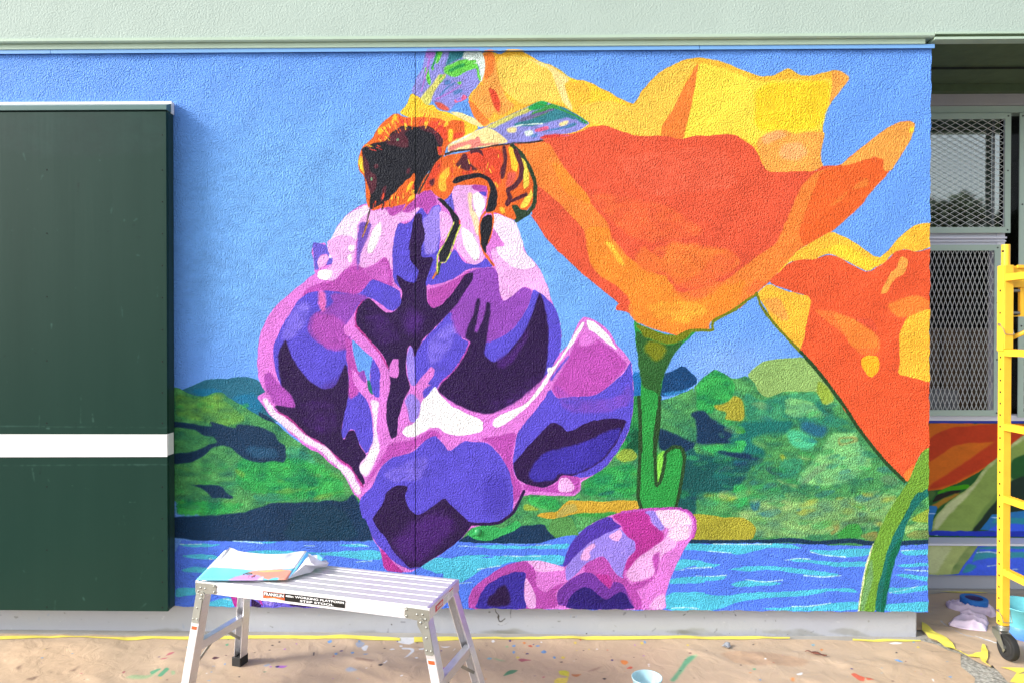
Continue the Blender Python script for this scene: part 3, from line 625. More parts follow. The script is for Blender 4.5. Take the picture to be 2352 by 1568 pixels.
MURAL_FLOWER = '''
# silhouette
pk C 640,-10 660,-30 720,-20 760,-30 F 757,585 755,560 775,520 800,490 830,470 865,462 960,420 1045,420 1115,425 1180,470 B 1460,465 1640,545 1700,700 1730,850 1850,970 1900,1060 1950,1180 1985,1310 2030,1400 2065,1568 E 1045,320 1062,450 1050,600 1045,640 1130,545 1230,330 1270,282 1320,290 1400,330 1500,400 1600,560 1690,660 1735,740 1757,1000 1745,1200 1700,1400 1600,1568 G 1600,400 1480,545 1350,630 1250,680 1245,770 1180,820 1000,815 710,805 650,900 590,990 500,1070 420,1095 220,1110 100,1230 0,1310 S 1010,1393 985,1396 938,1390 928,1340 F 858,1240 840,1190 827,1145 D 1030,1190 960,1050 900,960 840,930 700,800 600,760 430,620 380,560 230,440 180,370 100,265 185,215 C 180,1385 130,1280 105,1150 110,1000 130,850 200,700 270,590 370,500 480,410 600,310 670,260 655,250 650,150 630,60
vb C 640,-30 650,100 660,240 700,225 690,170 710,90 780,80 800,120 760,190 830,180 840,120 790,60 775,0 700,-20
lp C 700,100 780,80 800,120 760,190 700,220 685,160
wp F 845,468 800,490 775,520 757,555 755,600 B 0,775 60,760 120,740 130,560 215,540 245,440 220,385 60,450
lp C 785,0 790,60 840,120 815,200 690,260 830,350 870,320 940,240 1000,200 1030,150 1060,0 1040,-80 900,-110 780,-40
wh C 690,250 760,225 830,240 820,300 780,330 700,320 680,290
wh C 1000,-10 1040,-5 1035,40 985,50 980,10
wh C 975,90 1010,80 1015,150 990,160 975,130
mg:4 C 940,240 1000,200 1060,190 1180,210 1300,110 1360,110 1400,250 1410,410 1300,370 1200,320 1100,460 800,440 620,450 520,500 600,400 700,360 860,330
lp:2 B 130,560 250,450 400,440 560,440 720,390 740,430 640,540 520,560 490,700 460,900 465,1030 400,880 300,960 200,1000 140,980 140,700
vs:3 B 140,560 270,560 240,680 160,850 130,1050 120,900 125,740
wh:1 B 350,545 360,640 300,800 265,860 220,860 225,790 280,620
mg:2 B 350,400 440,420 470,340 540,310 590,360 560,450 450,510 400,430
mg:2 B 590,400 650,340 690,330 760,250 820,240 870,290 890,380 850,430 810,520 770,450 700,410 620,470 550,460
pb B 520,560 590,580 650,540 690,470 740,410 800,500 850,400 920,390 930,560 920,740 900,900 860,1050 800,1170 680,1200 540,1200 470,1120 460,850 480,680
lv:5 B 740,560 850,420 920,400 930,560 910,740 880,850 780,880 760,750
lp B 915,440 1000,480 1060,560 1000,680 930,760 915,600
pb B 1060,810 1150,950 1250,970 1330,930 1350,900 1440,990 1200,1000 1000,1130 800,1170 820,1050 880,1000 950,950 1020,860
vb B 1030,250 1060,440 1040,480 950,360
lp B 1040,230 1120,200 1280,210 1370,260 1350,420 1290,520 1310,700 1350,880 1320,940 1250,970 1180,950 1060,810 1080,640 1120,560 1060,440 1030,320
mg B 1220,215 1300,190 1370,210 1370,330 1300,270 1230,240
pb B 1280,270 1360,270 1355,320
pc:3 B 1180,280 1230,280 1220,400 1290,520 1300,700 1260,680 1240,580 1190,430
wh B 1230,290 1280,270 1340,330 1350,400 1300,520 1270,500 1230,380
wh B 1120,590 1240,680 1300,820 1290,900 1250,935 1170,840 1130,720
wp B 1440,470 1640,545 1700,700 1730,850 1850,970 1740,1020 1620,1000 1480,880 1440,790 1550,790 1440,640 1410,560
lp B 1470,1060 1400,850 1440,800 1480,880 1620,1000 1740,1020 1860,970 1950,1180 1985,1320 1880,1240 1800,1200 1720,1175 1530,1325 1490,1250
mv:1 B 1060,1140 1230,1010 1440,985 1475,1060 1490,1250 1530,1325 1640,1240 1720,1175 1800,1210 1780,1300 E 760,130 700,270 600,400 500,470 345,540 280,570 180,520 60,460 0,550 C 1700,900 1850,750 1960,620
pb E 790,20 880,80 965,160 1010,220 1045,320 1062,450 1050,600 1030,660 930,830 600,1100 330,1210 0,1090 -100,1000 0,800 200,600 340,530 500,470 600,400 700,270 770,120
mv:1 E 60,460 120,300 200,150 400,100 560,200 640,300 600,400 500,470 345,540 340,300 300,300 250,440 190,520
dk:2 E 865,75 900,180 930,350 940,500 930,650 900,870 620,1100 430,1200 330,1215 200,1190 0,1090 -135,990 -70,900 20,800 130,650 190,520 140,490 150,420 220,260 250,110 285,120 270,240 230,430 260,440 330,260 340,145 385,150 375,280 340,530 320,650 400,720 480,700 560,620 700,450 790,250 840,60
d2:10 E 430,700 560,640 700,480 760,340 720,640 480,800
d2:12 E 700,980 900,800 920,600 900,870 620,1090 430,1170 330,1180
dk:5 E 865,75 900,250 925,500 900,650 700,850 500,900 640,650 800,400
pb C 1640,1000 1700,900 1860,740 1960,620 2000,700 2060,880 2140,920 2100,1020 2000,1180 1860,1310 1800,1340 1700,1300 1600,1340 1540,1250 1600,1100
mv:10 C 1960,640 2060,560 2100,700 2080,880 2000,820
$mg:2.5 C 2140,920 2100,1020 2000,1180 1860,1310
mg B 795,1200 900,1180 1000,1140 1230,1010 1110,1130 1040,1240 920,1360 850,1390 800,1330
dk B 710,475 745,480 750,560 780,690 740,800 740,900 860,890 820,1010 780,1130 790,1180 795,1330 850,1390 920,1360 1040,1240 1110,1130 1160,1060 1240,1040 1230,1110 1160,1220 1060,1370 C 1850,740 1700,890 1640,1000 1620,1060 1600,980 1570,940 1540,1000 1535,1150 1545,1260 1575,1340 D 1575,180 1500,320 1455,500 1455,640 1385,670 1340,450 1350,300 1380,200 1370,80 C 1370,1260 1360,1140 1300,1050 1200,920 1090,830 1045,700 1060,600 1120,520 1180,495 1250,560 1330,640 1410,640 1480,570 1500,440 1450,330 1445,270 1530,340 1620,360 1660,250 1620,190 1570,120 1565,30 B 620,830 630,720 650,620 670,500
d2:14 C 1250,680 1330,660 1320,780 1240,740
d2:14 C 1500,600 1700,650 1650,900 1550,880
lv:1 C 1575,945 1610,1010 1625,1340 1580,1330 1540,1200 1535,1050
pk:1 C 1770,1150 1810,1180 1800,1240 1720,1350 1680,1430 1680,1500 1600,1568 1490,1568 1530,1440 1600,1350 1720,1220
pk D 1570,190 1650,160 1690,290 1680,400 1640,520 1530,560 1500,620 1400,670 1455,640 1455,500 1500,320
lv:2 D 1560,240 1610,240 1670,310 1670,410 1630,510 1570,500 1550,380 1520,310
pb:2 D 1690,200 1800,130 1870,100 1840,170 1700,290
wh D 1810,160 1850,230 1950,340 2080,410 2270,490 2265,600 2050,640 1930,620 1850,560 1760,560 1640,640 1540,655 1495,610 1530,550 1610,520 1660,450 1680,300 1740,250
pk C 1410,1070 1465,1080 1465,1240 1440,1268 1370,1240 1370,1170
# left globe
pb C 620,440 500,520 430,640 370,720 310,850 265,950 265,1100 290,1230 350,1370 430,1430 480,1568 960,1568 990,1300 960,1000 1010,890 940,780 1000,700 1080,560 1180,480 1400,640 1490,560 1480,440 1420,400 1300,350 1200,320 1100,460 1000,450 800,430
mv:6 C 800,450 1100,460 1180,490 1080,560 1000,700 960,740 1010,890 1000,1000 870,1000 780,990 700,930 620,870 590,800 620,660 850,560
mp:8 C 640,660 800,640 950,740 1000,900 960,990 790,980 640,860
mg:6 C 950,870 1010,900 1020,1000 1060,1150 1150,1320 1060,1400 990,1300 960,1010
lm:5 C 690,430 760,440 775,520 760,640 720,620 690,540
mg:5 C 880,400 1100,420 1060,470 860,440
dk:2 C 380,880 430,1050 520,1190 640,1320 750,1370 850,1350 920,1200 960,1110 990,1300 985,1420 960,1568 480,1568 430,1430 350,1370 315,1200 310,1020
d2:12 C 650,1280 780,1360 860,1290 930,1180 900,1360 760,1420
dk:1 D 980,60 985,250 950,430 915,550 920,650 940,680 980,590 1040,580 1100,740 1160,830 1080,910 1150,1090 1120,1110 1000,930 900,870 720,700 600,650 510,560 350,440 260,340 480,370 430,230 350,190 330,30 400,-60 520,20 640,150 750,196 850,176 930,30 960,-60
$m2:3 D 300,400 430,480 510,560 600,650 720,700 900,870 1000,930 1060,1030 1120,1120
mp:2 D 170,60 230,20 300,130 430,230 485,375 340,350 250,330 240,260 190,200
pb D 990,230 1080,200 1170,310 1210,450 1220,600 1220,690 1160,815 1100,740 1040,580 1000,570 935,675 915,600 930,480 970,330
mg:5 D 990,60 1060,150 1090,230 990,300
pk C 950,745 1080,820 1240,950 1330,1060 1370,1200 1385,1330 1345,1450 1350,1568 D 1340,450 1385,670 1290,720 1250,550 1200,330 1110,240 1030,130 1010,-20 C 1080,1230 1150,1330 1220,1440 1280,1460 1290,1250 1290,1180 1250,1060 1100,960 1020,880 950,850 935,800
sk C 1015,890 1100,970 1180,1040 1220,1070 1190,1180 1190,1290 1155,1290 1130,1180 1080,1215 1050,1100 1020,980
mv C 1080,1225 1135,1175 1160,1310 1120,1290
te C 1155,1290 1195,1290 1222,1430 1180,1400
pb C 1220,1060 1290,1200 1280,1330 1280,1450 1230,1440 1190,1290 1195,1150
$m2:3 C 1050,760 1160,880 1290,1030 1360,1160
$m2:2 C 1060,770 1045,700 1060,600 1120,520
wp:3 D 1190,290 1280,300 1255,450 1255,620 1290,750 1250,850 1190,990 1150,1030 1100,1000 1085,920 1160,830 1210,720 1225,600 1215,400
wh:2 D 1200,760 1280,760 1230,860 1160,1010 1100,980 1090,930 1160,870
wp:3 D 150,290 200,270 280,400 430,500 560,620 640,680 780,740 900,900 1010,960 1090,1130 1110,1190 1060,1200 980,1060 900,960 800,860 700,770 560,700 380,560 230,440
mg:4 G 640,210 600,350 590,500 610,620 680,710 690,780 600,900 580,650 500,450 380,320 280,270 480,240
mg:5 D 1380,700 1600,680 1800,570 1900,650 1700,680 1580,800 1380,850 1260,960 1180,1080 1120,1140 1200,1000 1300,850
pb D 1080,1255 1230,1100 1280,950 1380,850 1550,810 1610,780 1720,680 1810,630 1870,680 1950,790 2080,690 2180,675 2352,710 G 130,295 250,285 380,330 480,440 560,570 600,750 600,900 590,990 500,1070 350,1085 200,1085 100,1230 0,1310 S 1010,1393 960,1370 F 858,1240 840,1190 D 1110,1420
dk:1 D 1440,1110 1540,1110 1550,1140 1520,1220 1560,1330 1640,1400 1740,1350 1900,1225 1960,1290 2130,1460 G 220,1080 100,1230 0,1310 S 1010,1393 960,1345 F 880,1225 D 1290,1568 1250,1500 1210,1420 1320,1280 1340,1180
d2:12 S 950,1330 1010,1270 1080,1240 1120,1290 1040,1360 1010,1380
$dk:5 G 700,775 650,880 600,980 480,1070 350,1090 200,1085
ma S 927,1335 938,1390 990,1398 960,1372 940,1345
mg:2 E 1290,430 1450,530 1620,650 1700,750 1500,960 1380,1040 1100,1050 1020,1065 960,960 1090,760 1200,520
pb:1 E 1730,760 1755,1000 1745,1200 1700,1400 1600,1568 G 1600,400 1480,545 1350,630 1210,650 1050,600 800,740 620,640 590,480 640,220 700,130 E 750,1250 850,1130 955,960 1020,1065 1100,1050 1380,1040 1500,960 1660,820 1730,700
pk:8 E 1200,560 1290,420 1420,520 1300,560
pb:2 E 1130,650 1140,660 960,900 950,870
dk:1 G 1690,90 1500,75 1300,120 1180,190 1110,210 1060,150 1000,120 940,130 850,230 760,320 650,450 595,520 620,640 740,720 900,745 1020,680 1060,620 1170,630 1330,560 1460,480 1600,300 1640,200
p2:6 G 1650,150 1590,290 1450,470 1320,560 1160,610 1040,600 1000,660 820,690 740,640 800,500 900,400 1080,360 1300,300 1450,220
wh:1 E 1250,340 1290,340 1200,500 1090,650 1000,780 900,950 780,1100 600,1260 450,1345 400,1320 410,1260 500,1210 720,1120 850,960 930,830 930,770 980,770 1100,600
wh:1 E 1300,310 1380,340 1500,450 1610,620 1450,500 1300,380
mg:1 G 690,700 900,750 1020,690 1060,620 1130,620 1240,640 1230,760 1170,800 1000,790 710,770
lp:1 G 1040,650 1120,640 1200,740 1150,785 1030,780
lv:11% C 420,640 560,520 640,560 560,760 420,900 330,900
mv:9% E 960,900 1200,1080 1600,1060 1720,900 1740,1100 1500,1200 1100,1200
lv:11% D 1300,1000 1600,850 1750,820 1700,1050 1400,1080
p2:11% G 320,620 540,620 570,880 450,1020 300,1000
lv:9% C 1750,900 1950,720 2020,800 1950,1000 1750,1180
d2:9% D 500,300 850,300 880,600 700,620 520,500
d2:9% C 1150,560 1400,720 1500,900 1300,960 1150,800
pk:7% B 150,1000 400,920 440,1150 250,1080
'''
MURAL_BEE = '''
lw A 795,70 1290,70 1340,160 1340,300 1310,390 1220,490 1170,560 1080,590 1010,680 930,620 860,590 720,550 640,500 690,370 740,280 780,130
vi:3 A 790,80 880,80 850,180 780,160
t2:2 A 1010,70 1180,70 1140,150 1020,210 970,250 1000,150
gb:2 A 960,250 1120,180 1200,170 1280,210 1300,380 1270,260 1180,270 1050,350 960,320
g3:3 A 990,260 1150,210 1160,240 1010,310
gb:2 A 900,75 960,75 900,220 870,220
gb:1 A 770,255 800,260 835,400 810,440 775,320
gb:1 A 835,260 865,260 850,290
ww:2 A 1150,70 1290,70 1345,180 1330,330 1300,380 1290,220 1210,210 1140,150
ww:3 A 1130,140 1190,120 1180,170 1140,175
le:2 A 910,320 980,340 900,430 850,520 830,600 780,640 720,570 790,480 860,400
gb:2 A 930,320 980,340 920,410 900,380
bt:2 A 960,380 1020,370 1010,420 960,430
bt:2 A 1050,480 1130,460 1130,500 1050,520
gb:1 A 1080,400 1125,390 1110,430
rp:1 A 1050,570 1120,545 1140,510 1190,540 1150,570 1060,600
lv:1 A 1070,560 1110,540 1130,570 1080,585
ro:2 A 860,590 930,590 1010,650 1000,680 900,650
$ww:5 A 1305,110 1335,200 1330,300 1305,375
$ww:4 A 1150,130 1230,110 1300,160
$gb:5 A 990,265 1100,205 1250,195
$gb:4 A 1060,335 1180,275 1270,240 1295,370
$le:5 A 790,570 870,430 960,330
$t2:5 A 1000,210 1060,130 1150,90
$vi:3 A 830,100 800,250 740,480
$g3:3 A 890,90 880,160 840,260
$bt:3 A 920,520 980,450 1060,400
$vi:3 A 880,560 1000,500 1120,420
sk A 1150,575 1240,720 1100,690 1010,680 1080,590
ye A 640,500 720,540 780,620 850,610 900,660 1000,690 1150,760 1300,830 1200,900 1000,990 900,950 650,750 520,690 600,620
yo:4 A 700,640 900,680 1050,750 1200,830 1100,860 900,760 720,700
cr:1 A 1010,680 1100,685 1230,730 1330,810 1320,830 1200,790 1050,710
og A 520,690 560,730 750,730 900,740 1000,780 1040,760 1150,770 1150,850 1160,900 1040,960 980,1010 960,1100 800,1250 690,1480 600,1560 400,1600 230,1600 210,1400 190,1300 150,1250 125,1170 165,1020 280,930 300,870 380,770 470,700
or:3 A 800,770 900,780 980,850 990,950 950,950 900,870 790,810
or:3 A 1050,880 1150,880 1130,920 1050,950
ye:2 A 480,700 510,720 480,800 445,790
ye:2 A 320,850 420,800 410,840 330,910
ye:1 A 160,1090 205,1190 212,1300 160,1240 130,1160
ye:2 A 1000,840 1045,850 1030,960 1000,980
bk A 560,810 680,830 790,810 900,870 950,950 930,1020 890,1010 900,1100 960,1090 870,1170 800,1260 690,1480 650,1440 690,1290 600,1330 500,1430 370,1568 B 320,420 250,440 A 240,1568 200,1300 180,1100 165,1030 260,990 330,975 400,960 450,880
bn:2 A 450,900 560,820 640,850 570,890 620,940 620,1030 420,1000 400,960
bn:2 A 700,820 800,810 900,880 950,950 930,1020 900,980 850,890 760,860
bn:2 A 180,1080 230,1150 250,1250 310,1290 310,1400 260,1480 210,1400 190,1250
bn:1 A 280,1190 320,1170 330,1210 290,1230
bn:1 A 340,1500 370,1400 410,1380 400,1450 360,1550
or:1 A 360,1500 380,1440 385,1480 365,1530
rd:1 A 895,1020 930,1010 940,1080 910,1095
gg:1 A 500,940 525,935 525,960 505,960
gg:1 A 250,1310 275,1310 270,1340 250,1335
bn:2 B 600,50 640,40 630,90 590,100
og B 670,80 683,130 650,230 610,320 680,300 680,340 600,400 560,460 590,380 570,330 500,320 460,360 470,430 400,400 330,430 290,445 255,440 400,370 450,330 540,230 630,150
ye:1 B 640,170 670,170 630,240 590,280 600,220
ye:1 B 620,310 680,300 670,330 600,370
og:1 B 200,130 250,280 240,440 215,370 205,250
$b3:2.5 B 245,440 215,560 190,650
$ob:2.5 B 235,540 205,620 175,700
# abdomen
og A 960,1110 1000,1090 1200,1060 1400,1010 1560,990 1620,1000 1700,1080 1780,1200 1835,1350 1830,1450 1800,1568 B 1790,400 1700,500 1640,545 1560,510 1460,470 1350,480 1380,220 1280,200 1060,210 1030,280 960,350 890,310 830,250 760,260 690,310 760,150 860,10 A 900,1150
or:5 A 1150,1080 1250,1060 1400,1020 1520,1050 1520,1200 1480,1400 1400,1330 1280,1230 1200,1160
or:5 A 860,1180 950,1130 900,1300 800,1450 750,1400
ro:6 A 1560,1250 1660,1260 1620,1380 1540,1420
yo:2 A 920,1280 1000,1200 1015,1270 970,1330 985,1430 930,1450 900,1400
ye:2 A 915,1290 960,1270 950,1330
bn:3 A 1060,1190 1110,1130 1130,1080 1170,1080 1200,1170 1290,1235 1180,1250 1100,1210
bn:1 A 1200,1040 1320,1040 1340,1110 1290,1070 1240,1070 1210,1090
$bn:5 A 1530,1010 1550,1120 1530,1210 1510,1310
$b3:3 A 860,1170 790,1310 710,1460
bn:2 A 1510,1010 1545,1030 1560,1180 1530,1320 1495,1320 1500,1210 1530,1150
or:2 A 1100,1260 1250,1240 1180,1280
bn:3 A 810,1340 870,1310 860,1390 830,1400
$gd:7 A 1600,990 1700,1085 1780,1220 1832,1360 1820,1568 B 1760,470 1650,540
ye:1 A 1565,1005 1610,1020 1650,1090 1665,1200 1650,1260 1600,1230 1590,1120
ly:1 A 1660,1080 1740,1150 1770,1260 1770,1380 1720,1430 1710,1300 1720,1200 1680,1130
ly:1 B 1790,230 1815,300 1740,420 1680,420 1720,340 1780,270
$bn:8 A 1640,1050 1700,1200 1690,1320 1620,1400 1560,1430 1590,1500 1560,1560
$bn:6 B 1560,360 1640,340 1740,290
gd B 1600,400 1650,390 1690,440 1750,440 1740,480 1650,540 1640,490
yo:2 B 1490,410 1530,420 1545,460 1520,480 1490,450
yo:2 B 1430,160 1470,200 1475,240 1450,210
# legs
$og:4 B 1350,460 1310,520 1295,650 1315,780 1350,870 1430,970
$og:3 B 1400,440 1430,500 1400,700 1370,760
bk B 1030,170 1090,120 1280,85 1380,120 1440,190 1475,300 1465,400 1440,450 1350,470 1380,350 1400,240 1370,160 1300,130 1160,160 1060,195
bk B 1320,510 1430,490 1400,700 1360,760 1355,870 1315,780 1300,600
og:1 B 1345,870 1380,880 1400,920 1375,920
bk:1 B 1390,920 1420,940 1425,975
$gy:6 B 1090,560 1040,680 1000,800 940,910 910,960 890,1050
bk B 885,330 940,330 1020,420 1110,530 1110,590 1070,690 1010,850 970,940 910,930 905,860 970,750 1015,650 1050,560 1000,440 940,390
$bk:10 B 1080,580 1045,680 995,800 945,900
$bk:12 B 1378,520 1362,640 1342,760
$gl3:2.2 B 1050,560 1010,650 960,760 895,860 890,930 890,1040
$gl3:2.2 B 1110,590 1070,690 1015,860 970,945 920,945
rd:1 B 1095,540 1115,545 1112,580 1100,580
$ob:4 B 880,1040 850,1090
$og:2.5 B 870,1060 845,1090
# right wing
lw A 990,1000 1340,820 1650,680 1880,570 2080,630 2240,710 2352,790 2300,830 2200,880 2000,910 1880,950 1840,980 1680,975 1580,985 1450,995 1200,1035 1000,1070
cr A 990,990 1340,820 1430,850 1510,900 1580,970 1450,995 1200,1035 990,1070
ra:3 A 1000,1020 1120,970 1250,940 1270,980 1400,980 1560,975 1200,1030 1000,1065
ra:1 A 1260,920 1290,920 1310,980 1240,990
cr:2 A 1100,1020 1220,990 1200,1030 1020,1060
ww:3 A 1000,1000 1200,890 1230,890 1120,960
le:2 A 1340,830 1650,680 1800,620 1850,640 1500,800 1430,840
gw:2 A 1750,640 1880,570 1970,590 1900,650 1780,670
g4:3 A 1800,690 1900,640 1980,600 2080,630 2240,710 2150,700 1980,680 1880,740 1780,740
t2:2 A 2080,630 2240,710 2350,790 2280,800 2180,720 1900,800 1700,820 1620,790 1900,720 2000,650
gp:4 A 1640,770 1850,690 2000,640 1950,690 1720,770
lw:5 A 1850,800 2180,730 2280,800 2200,870 2000,900 1830,860
t2:2 A 2110,820 2200,780 2240,800 2130,840
$t2:4 A 1640,800 1850,745 2050,690 2200,745
$gp:3 A 1700,745 1850,695 2000,655
$g4:3 A 1850,600 2050,645 2250,735 2320,785
$bt:3 A 1900,865 2100,830 2200,790
$ww:2 A 1600,830 1700,800 1900,790
$rp:2 A 1880,925 2000,905 2150,905
rp:1 A 1820,850 1950,810 1960,850 1830,880
cr:3 A 1550,840 1660,830 1650,880 1560,880
ww:2 A 1720,870 1800,850 1820,910 1740,910
bt:4 A 1780,900 1850,890 1840,920 1780,925
cr:4 A 2060,790 2150,760 2140,800 2060,820
rd:3 A 1870,930 1930,900 2050,895 2150,900 2000,930 1880,950
$b3:3 A 970,1085 1050,1055 1300,1030 1450,1000 1560,990 1640,975 1760,975 1900,952
'''

# ------------------------------------------------------------------ loose brush dabs on the painted hills
_dr = random.Random(4)
def dabs(n, x0, x1, y0, y1, keys, ok, wmin=8, wmax=30):
    out = ''
    while n:
        x, y = _dr.uniform(x0, x1), _dr.uniform(y0, y1)
        if not ok(x, y): continue
        w = _dr.uniform(wmin, wmax); h = w * _dr.uniform(.16, .4); t = _dr.uniform(-.35, .3); k = _dr.choice(keys)
        q = []
        for i in range(7):
            a = i * math.tau / 7; u, v = w * math.cos(a) * _dr.uniform(.7, 1.1), h * math.sin(a) * _dr.uniform(.6, 1.2)
            q.append('%.0f,%.0f' % (x + u - v * t, y + v + u * t))
        out += '%s:%%%.1f S %s\n' % (k, _dr.uniform(3, 7), ' '.join(q)); n -= 1
    return out
DABS = dabs(150, 1745, 2230, 985, 1290, ['g8', 'g5', 'g3', 'gm', 'te', 'g9', 'g9', 'cg', 'g6', 'tb'], lambda x, y: True)
DABS += dabs(60, 1660, 1900, 1060, 1230, ['dg', 'te', 'nv', 'g5', 'g6', 'gm'], lambda x, y: True)
DABS += dabs(70, 1760, 2230, 1200, 1300, ['g9', 'g8', 'gl', 'ol', 'cg', 'g2'], lambda x, y: True)
LDABS = dabs(60, 435, 840, 1130, 1240, ['g2', 'g3', 'g5', 'g1', 'gm'], lambda x, y: y > 1120 + (x - 600) * .1)
LDABS += dabs(30, 435, 600, 985, 1020, ['g2', 'g3', 'g1'], lambda x, y: True, 6, 20)
DABS += dabs(60, 1430, 1560, 1130, 1270, ['g3', 'g5', 'g2', 'gm', 'g1'], lambda x, y: True, 6, 22)
for _n in range(34):      # loose ripples
    x, y = _dr.uniform(1560, 2200), _dr.uniform(1335, 1480); w = _dr.uniform(30, 90)
    DABS2 = locals().get('DABS2', '') + '$%s:%%%.1f S %.0f,%.0f %.0f,%.0f %.0f,%.0f %.0f,%.0f\n' % (_dr.choice(['wt', 'wt', 'wa', 'tb']), _dr.uniform(2, 6), x - w, y + 2, x - w / 3, y - 3, x + w / 3, y + 2, x + w, y - 2)
MURAL_BG = MURAL_BG.replace('$wc:2 P 150,495', DABS2 + '$wc:2 P 150,495', 1)
# short furry strokes round the bee's thorax
_f = ''
_cv = [(170, 1030), (290, 890), (400, 780), (490, 710), (620, 700), (760, 700), (900, 730), (1020, 790)]
for _n in range(70):
    t = _dr.random() * (len(_cv) - 1); i = int(t); u = t - i; x = _cv[i][0] * (1 - u) + _cv[i + 1][0] * u; y = _cv[i][1] * (1 - u) + _cv[i + 1][1] * u
    dx, dy = x - 650, y - 1120; d = math.hypot(dx, dy); o = _dr.uniform(-.02, .24); l = _dr.uniform(.05, .14)
    _f += '$%s:%.1f A %.0f,%.0f %.0f,%.0f\n' % (_dr.choice(['og', 'or', 'ye', 'yo', 'ye', 'rd']), _dr.uniform(1, 2.4), x - dx * o, y - dy * o, x - dx * (o + l), y - dy * (o + l) + 6)
for _n in range(26):
    x = _dr.uniform(250, 680); y = 1560 - (x - 250) * .45 + _dr.uniform(-10, 60)
    _f += '$%s:%.1f A %.0f,%.0f %.0f,%.0f\n' % (_dr.choice(['og', 'yo', 'ye', 'bk', 'or']), _dr.uniform(1, 2.2), x, y, x + _dr.uniform(-30, 10), y + _dr.uniform(30, 80))
for _n in range(30):
    x = _dr.uniform(880, 1500); y = _dr.uniform(1080, 1300)
    _f += '$%s:%.1f A %.0f,%.0f %.0f,%.0f\n' % (_dr.choice(['og', 'or', 'yo', 'bn', 'rd']), _dr.uniform(1, 2.2), x, y, x + _dr.uniform(-30, 30), y + _dr.uniform(20, 70))
MURAL_BEE = MURAL_BEE.replace('# legs', _f + '# legs')
_i = MURAL_BG.index('# centre-bottom ochre'); _j = MURAL_BG.index('\nol:1 M'); _k = MURAL_BG.index('\nnb:2 O 60,650')
MURAL_BG = MURAL_BG[:_k] + '\n' + LDABS.strip() + MURAL_BG[_k:_j] + '\n' + DABS.strip() + MURAL_BG[_j:]
# ------------------------------------------------------------------ surface pictures
PXM = 520
WX0, WX1, WZ0, WZ1 = -2.75, 2.0, 0.138, 2.922
def map_wall(x, y):
    if x > 2126: x += 26            # paint runs round the corner of the wall
    p = on_wall(x, y, 0.0); return ((p[0] - WX0) * PXM, (WZ1 - p[2]) * PXM)
img_mural = paint('mural paint', int((WX1 - WX0) * PXM), int((WZ1 - WZ0) * PXM), map_wall, (114, 168, 253), MURAL_BG + MURAL_FLOWER + MURAL_BEE, PAL, 1.056, seed=3)
RX0, RX1, RZ0, RZ1 = 1.9, 4.1, 0.05, 1.1
def map_recess(x, y, Y=0.70):
    p = on_wall(x, y, Y); return ((p[0] - RX0) * 400, (RZ1 - p[2]) * 400)
PAL2 = dict(PAL, ro=(196, 62, 26), rb=(216, 110, 24), rg=(34, 92, 42), kb=(34, 34, 30), go=(166, 124, 40), lg=(64, 160, 14), s1=(196, 206, 150), s5=(140, 168, 84), s4=(70, 108, 52), db=(30, 50, 40), w1=(40, 120, 190), w2=(60, 100, 244), w3=(44, 146, 166), ww=(170, 200, 240), pg=(176, 192, 116), bb=(40, 60, 190), dr=(226, 98, 30))
REC_UP = '''
rg Q 200,600 2600,600 2600,2400 200,2400
bb Q 200,690 2600,690 2600,715 200,712
rb Q 200,715 1120,722 2600,740 2600,900 1400,1000 880,1040 760,1130 520,1260 330,1330 200,1330
ro:6 Q 240,880 330,800 480,745 700,735 880,720 1400,760 1400,850 1000,880 800,890 640,890 480,920 360,1000 240,1080
rb:3 Q 660,740 560,720 420,716 240,716 240,850 320,800 460,750
ro:8 Q 880,860 1200,800 1500,830 1300,960 880,1040 700,1150 420,1290 240,1330 260,1280 420,1180 600,1060 760,950
lg:1 Q 330,1340 420,1300 560,1270 620,1275 620,1310 540,1320 430,1330 330,1365
kb:1 Q 275,1440 320,1370 430,1340 560,1325 520,1350 420,1380 340,1420
go:2 Q 260,1510 280,1460 360,1420 480,1360 540,1350 480,1400 380,1460 330,1500
s4:6 Q 240,1330 320,1330 260,1440
s5 Q 2000,600 1120,820 1000,910 870,1035 770,1110 640,1290 500,1380 400,1470 300,1580 R 280,120 285,180 640,180 720,110 860,0 Q 1120,1200 1400,900
s1:7 Q 1400,700 1120,860 1010,930 880,1060 780,1140 680,1300 560,1420 430,1560 R 330,160 290,160 310,70 Q 330,1560 430,1440 560,1360 660,1270 760,1130 900,1010 1100,830
s4:8% Q 1500,900 1100,1180 880,1330 700,1568 R 640,180 740,150 870,0 Q 1120,1300
db:2 Q 2600,900 1120,1180 1000,1240 940,1330 800,1500 R 640,180 700,180 840,20 Q 1500,1568 2600,1568
rg:6 Q 1000,1050 1120,1000 2000,600 2600,600 2600,900 1120,1200 1000,1230
w1 R 240,-60 340,-60 290,60 280,180 240,180
w1 R 860,-20 2600,-20 2600,200 700,190
w2:2 R 900,100 1120,90 2600,70 2600,170 760,180
w3:2 R 880,40 1120,50 2600,30 2600,80 820,110
bb:1 R 240,165 700,170 2600,190 2600,230 240,215
$ww:1.5 R 250,5 320,8
$ww:1.5 R 300,207 330,207
$ww:1.5 R 820,40 880,44
'''
REC_LOW = '''
w2 R 200,200 2600,200 2600,640 200,640
w3:3 R 720,290 2600,290 2600,430 900,410 700,430 640,470
w2:3 R 720,330 2600,340 2600,370 720,360
w3:3 R 600,470 700,490 640,540 560,560
$ww:2 R 690,365 800,355 870,368
$ww:2 R 790,490 870,480
$ww:2 R 1020,520 1080,515
pg R 200,280 720,285 640,400 560,500 520,575 200,570
s1:7 R 240,300 480,300 420,400 330,560 240,560
s4:5% R 640,285 720,290 640,400 560,500 520,575 440,575 520,440
'''
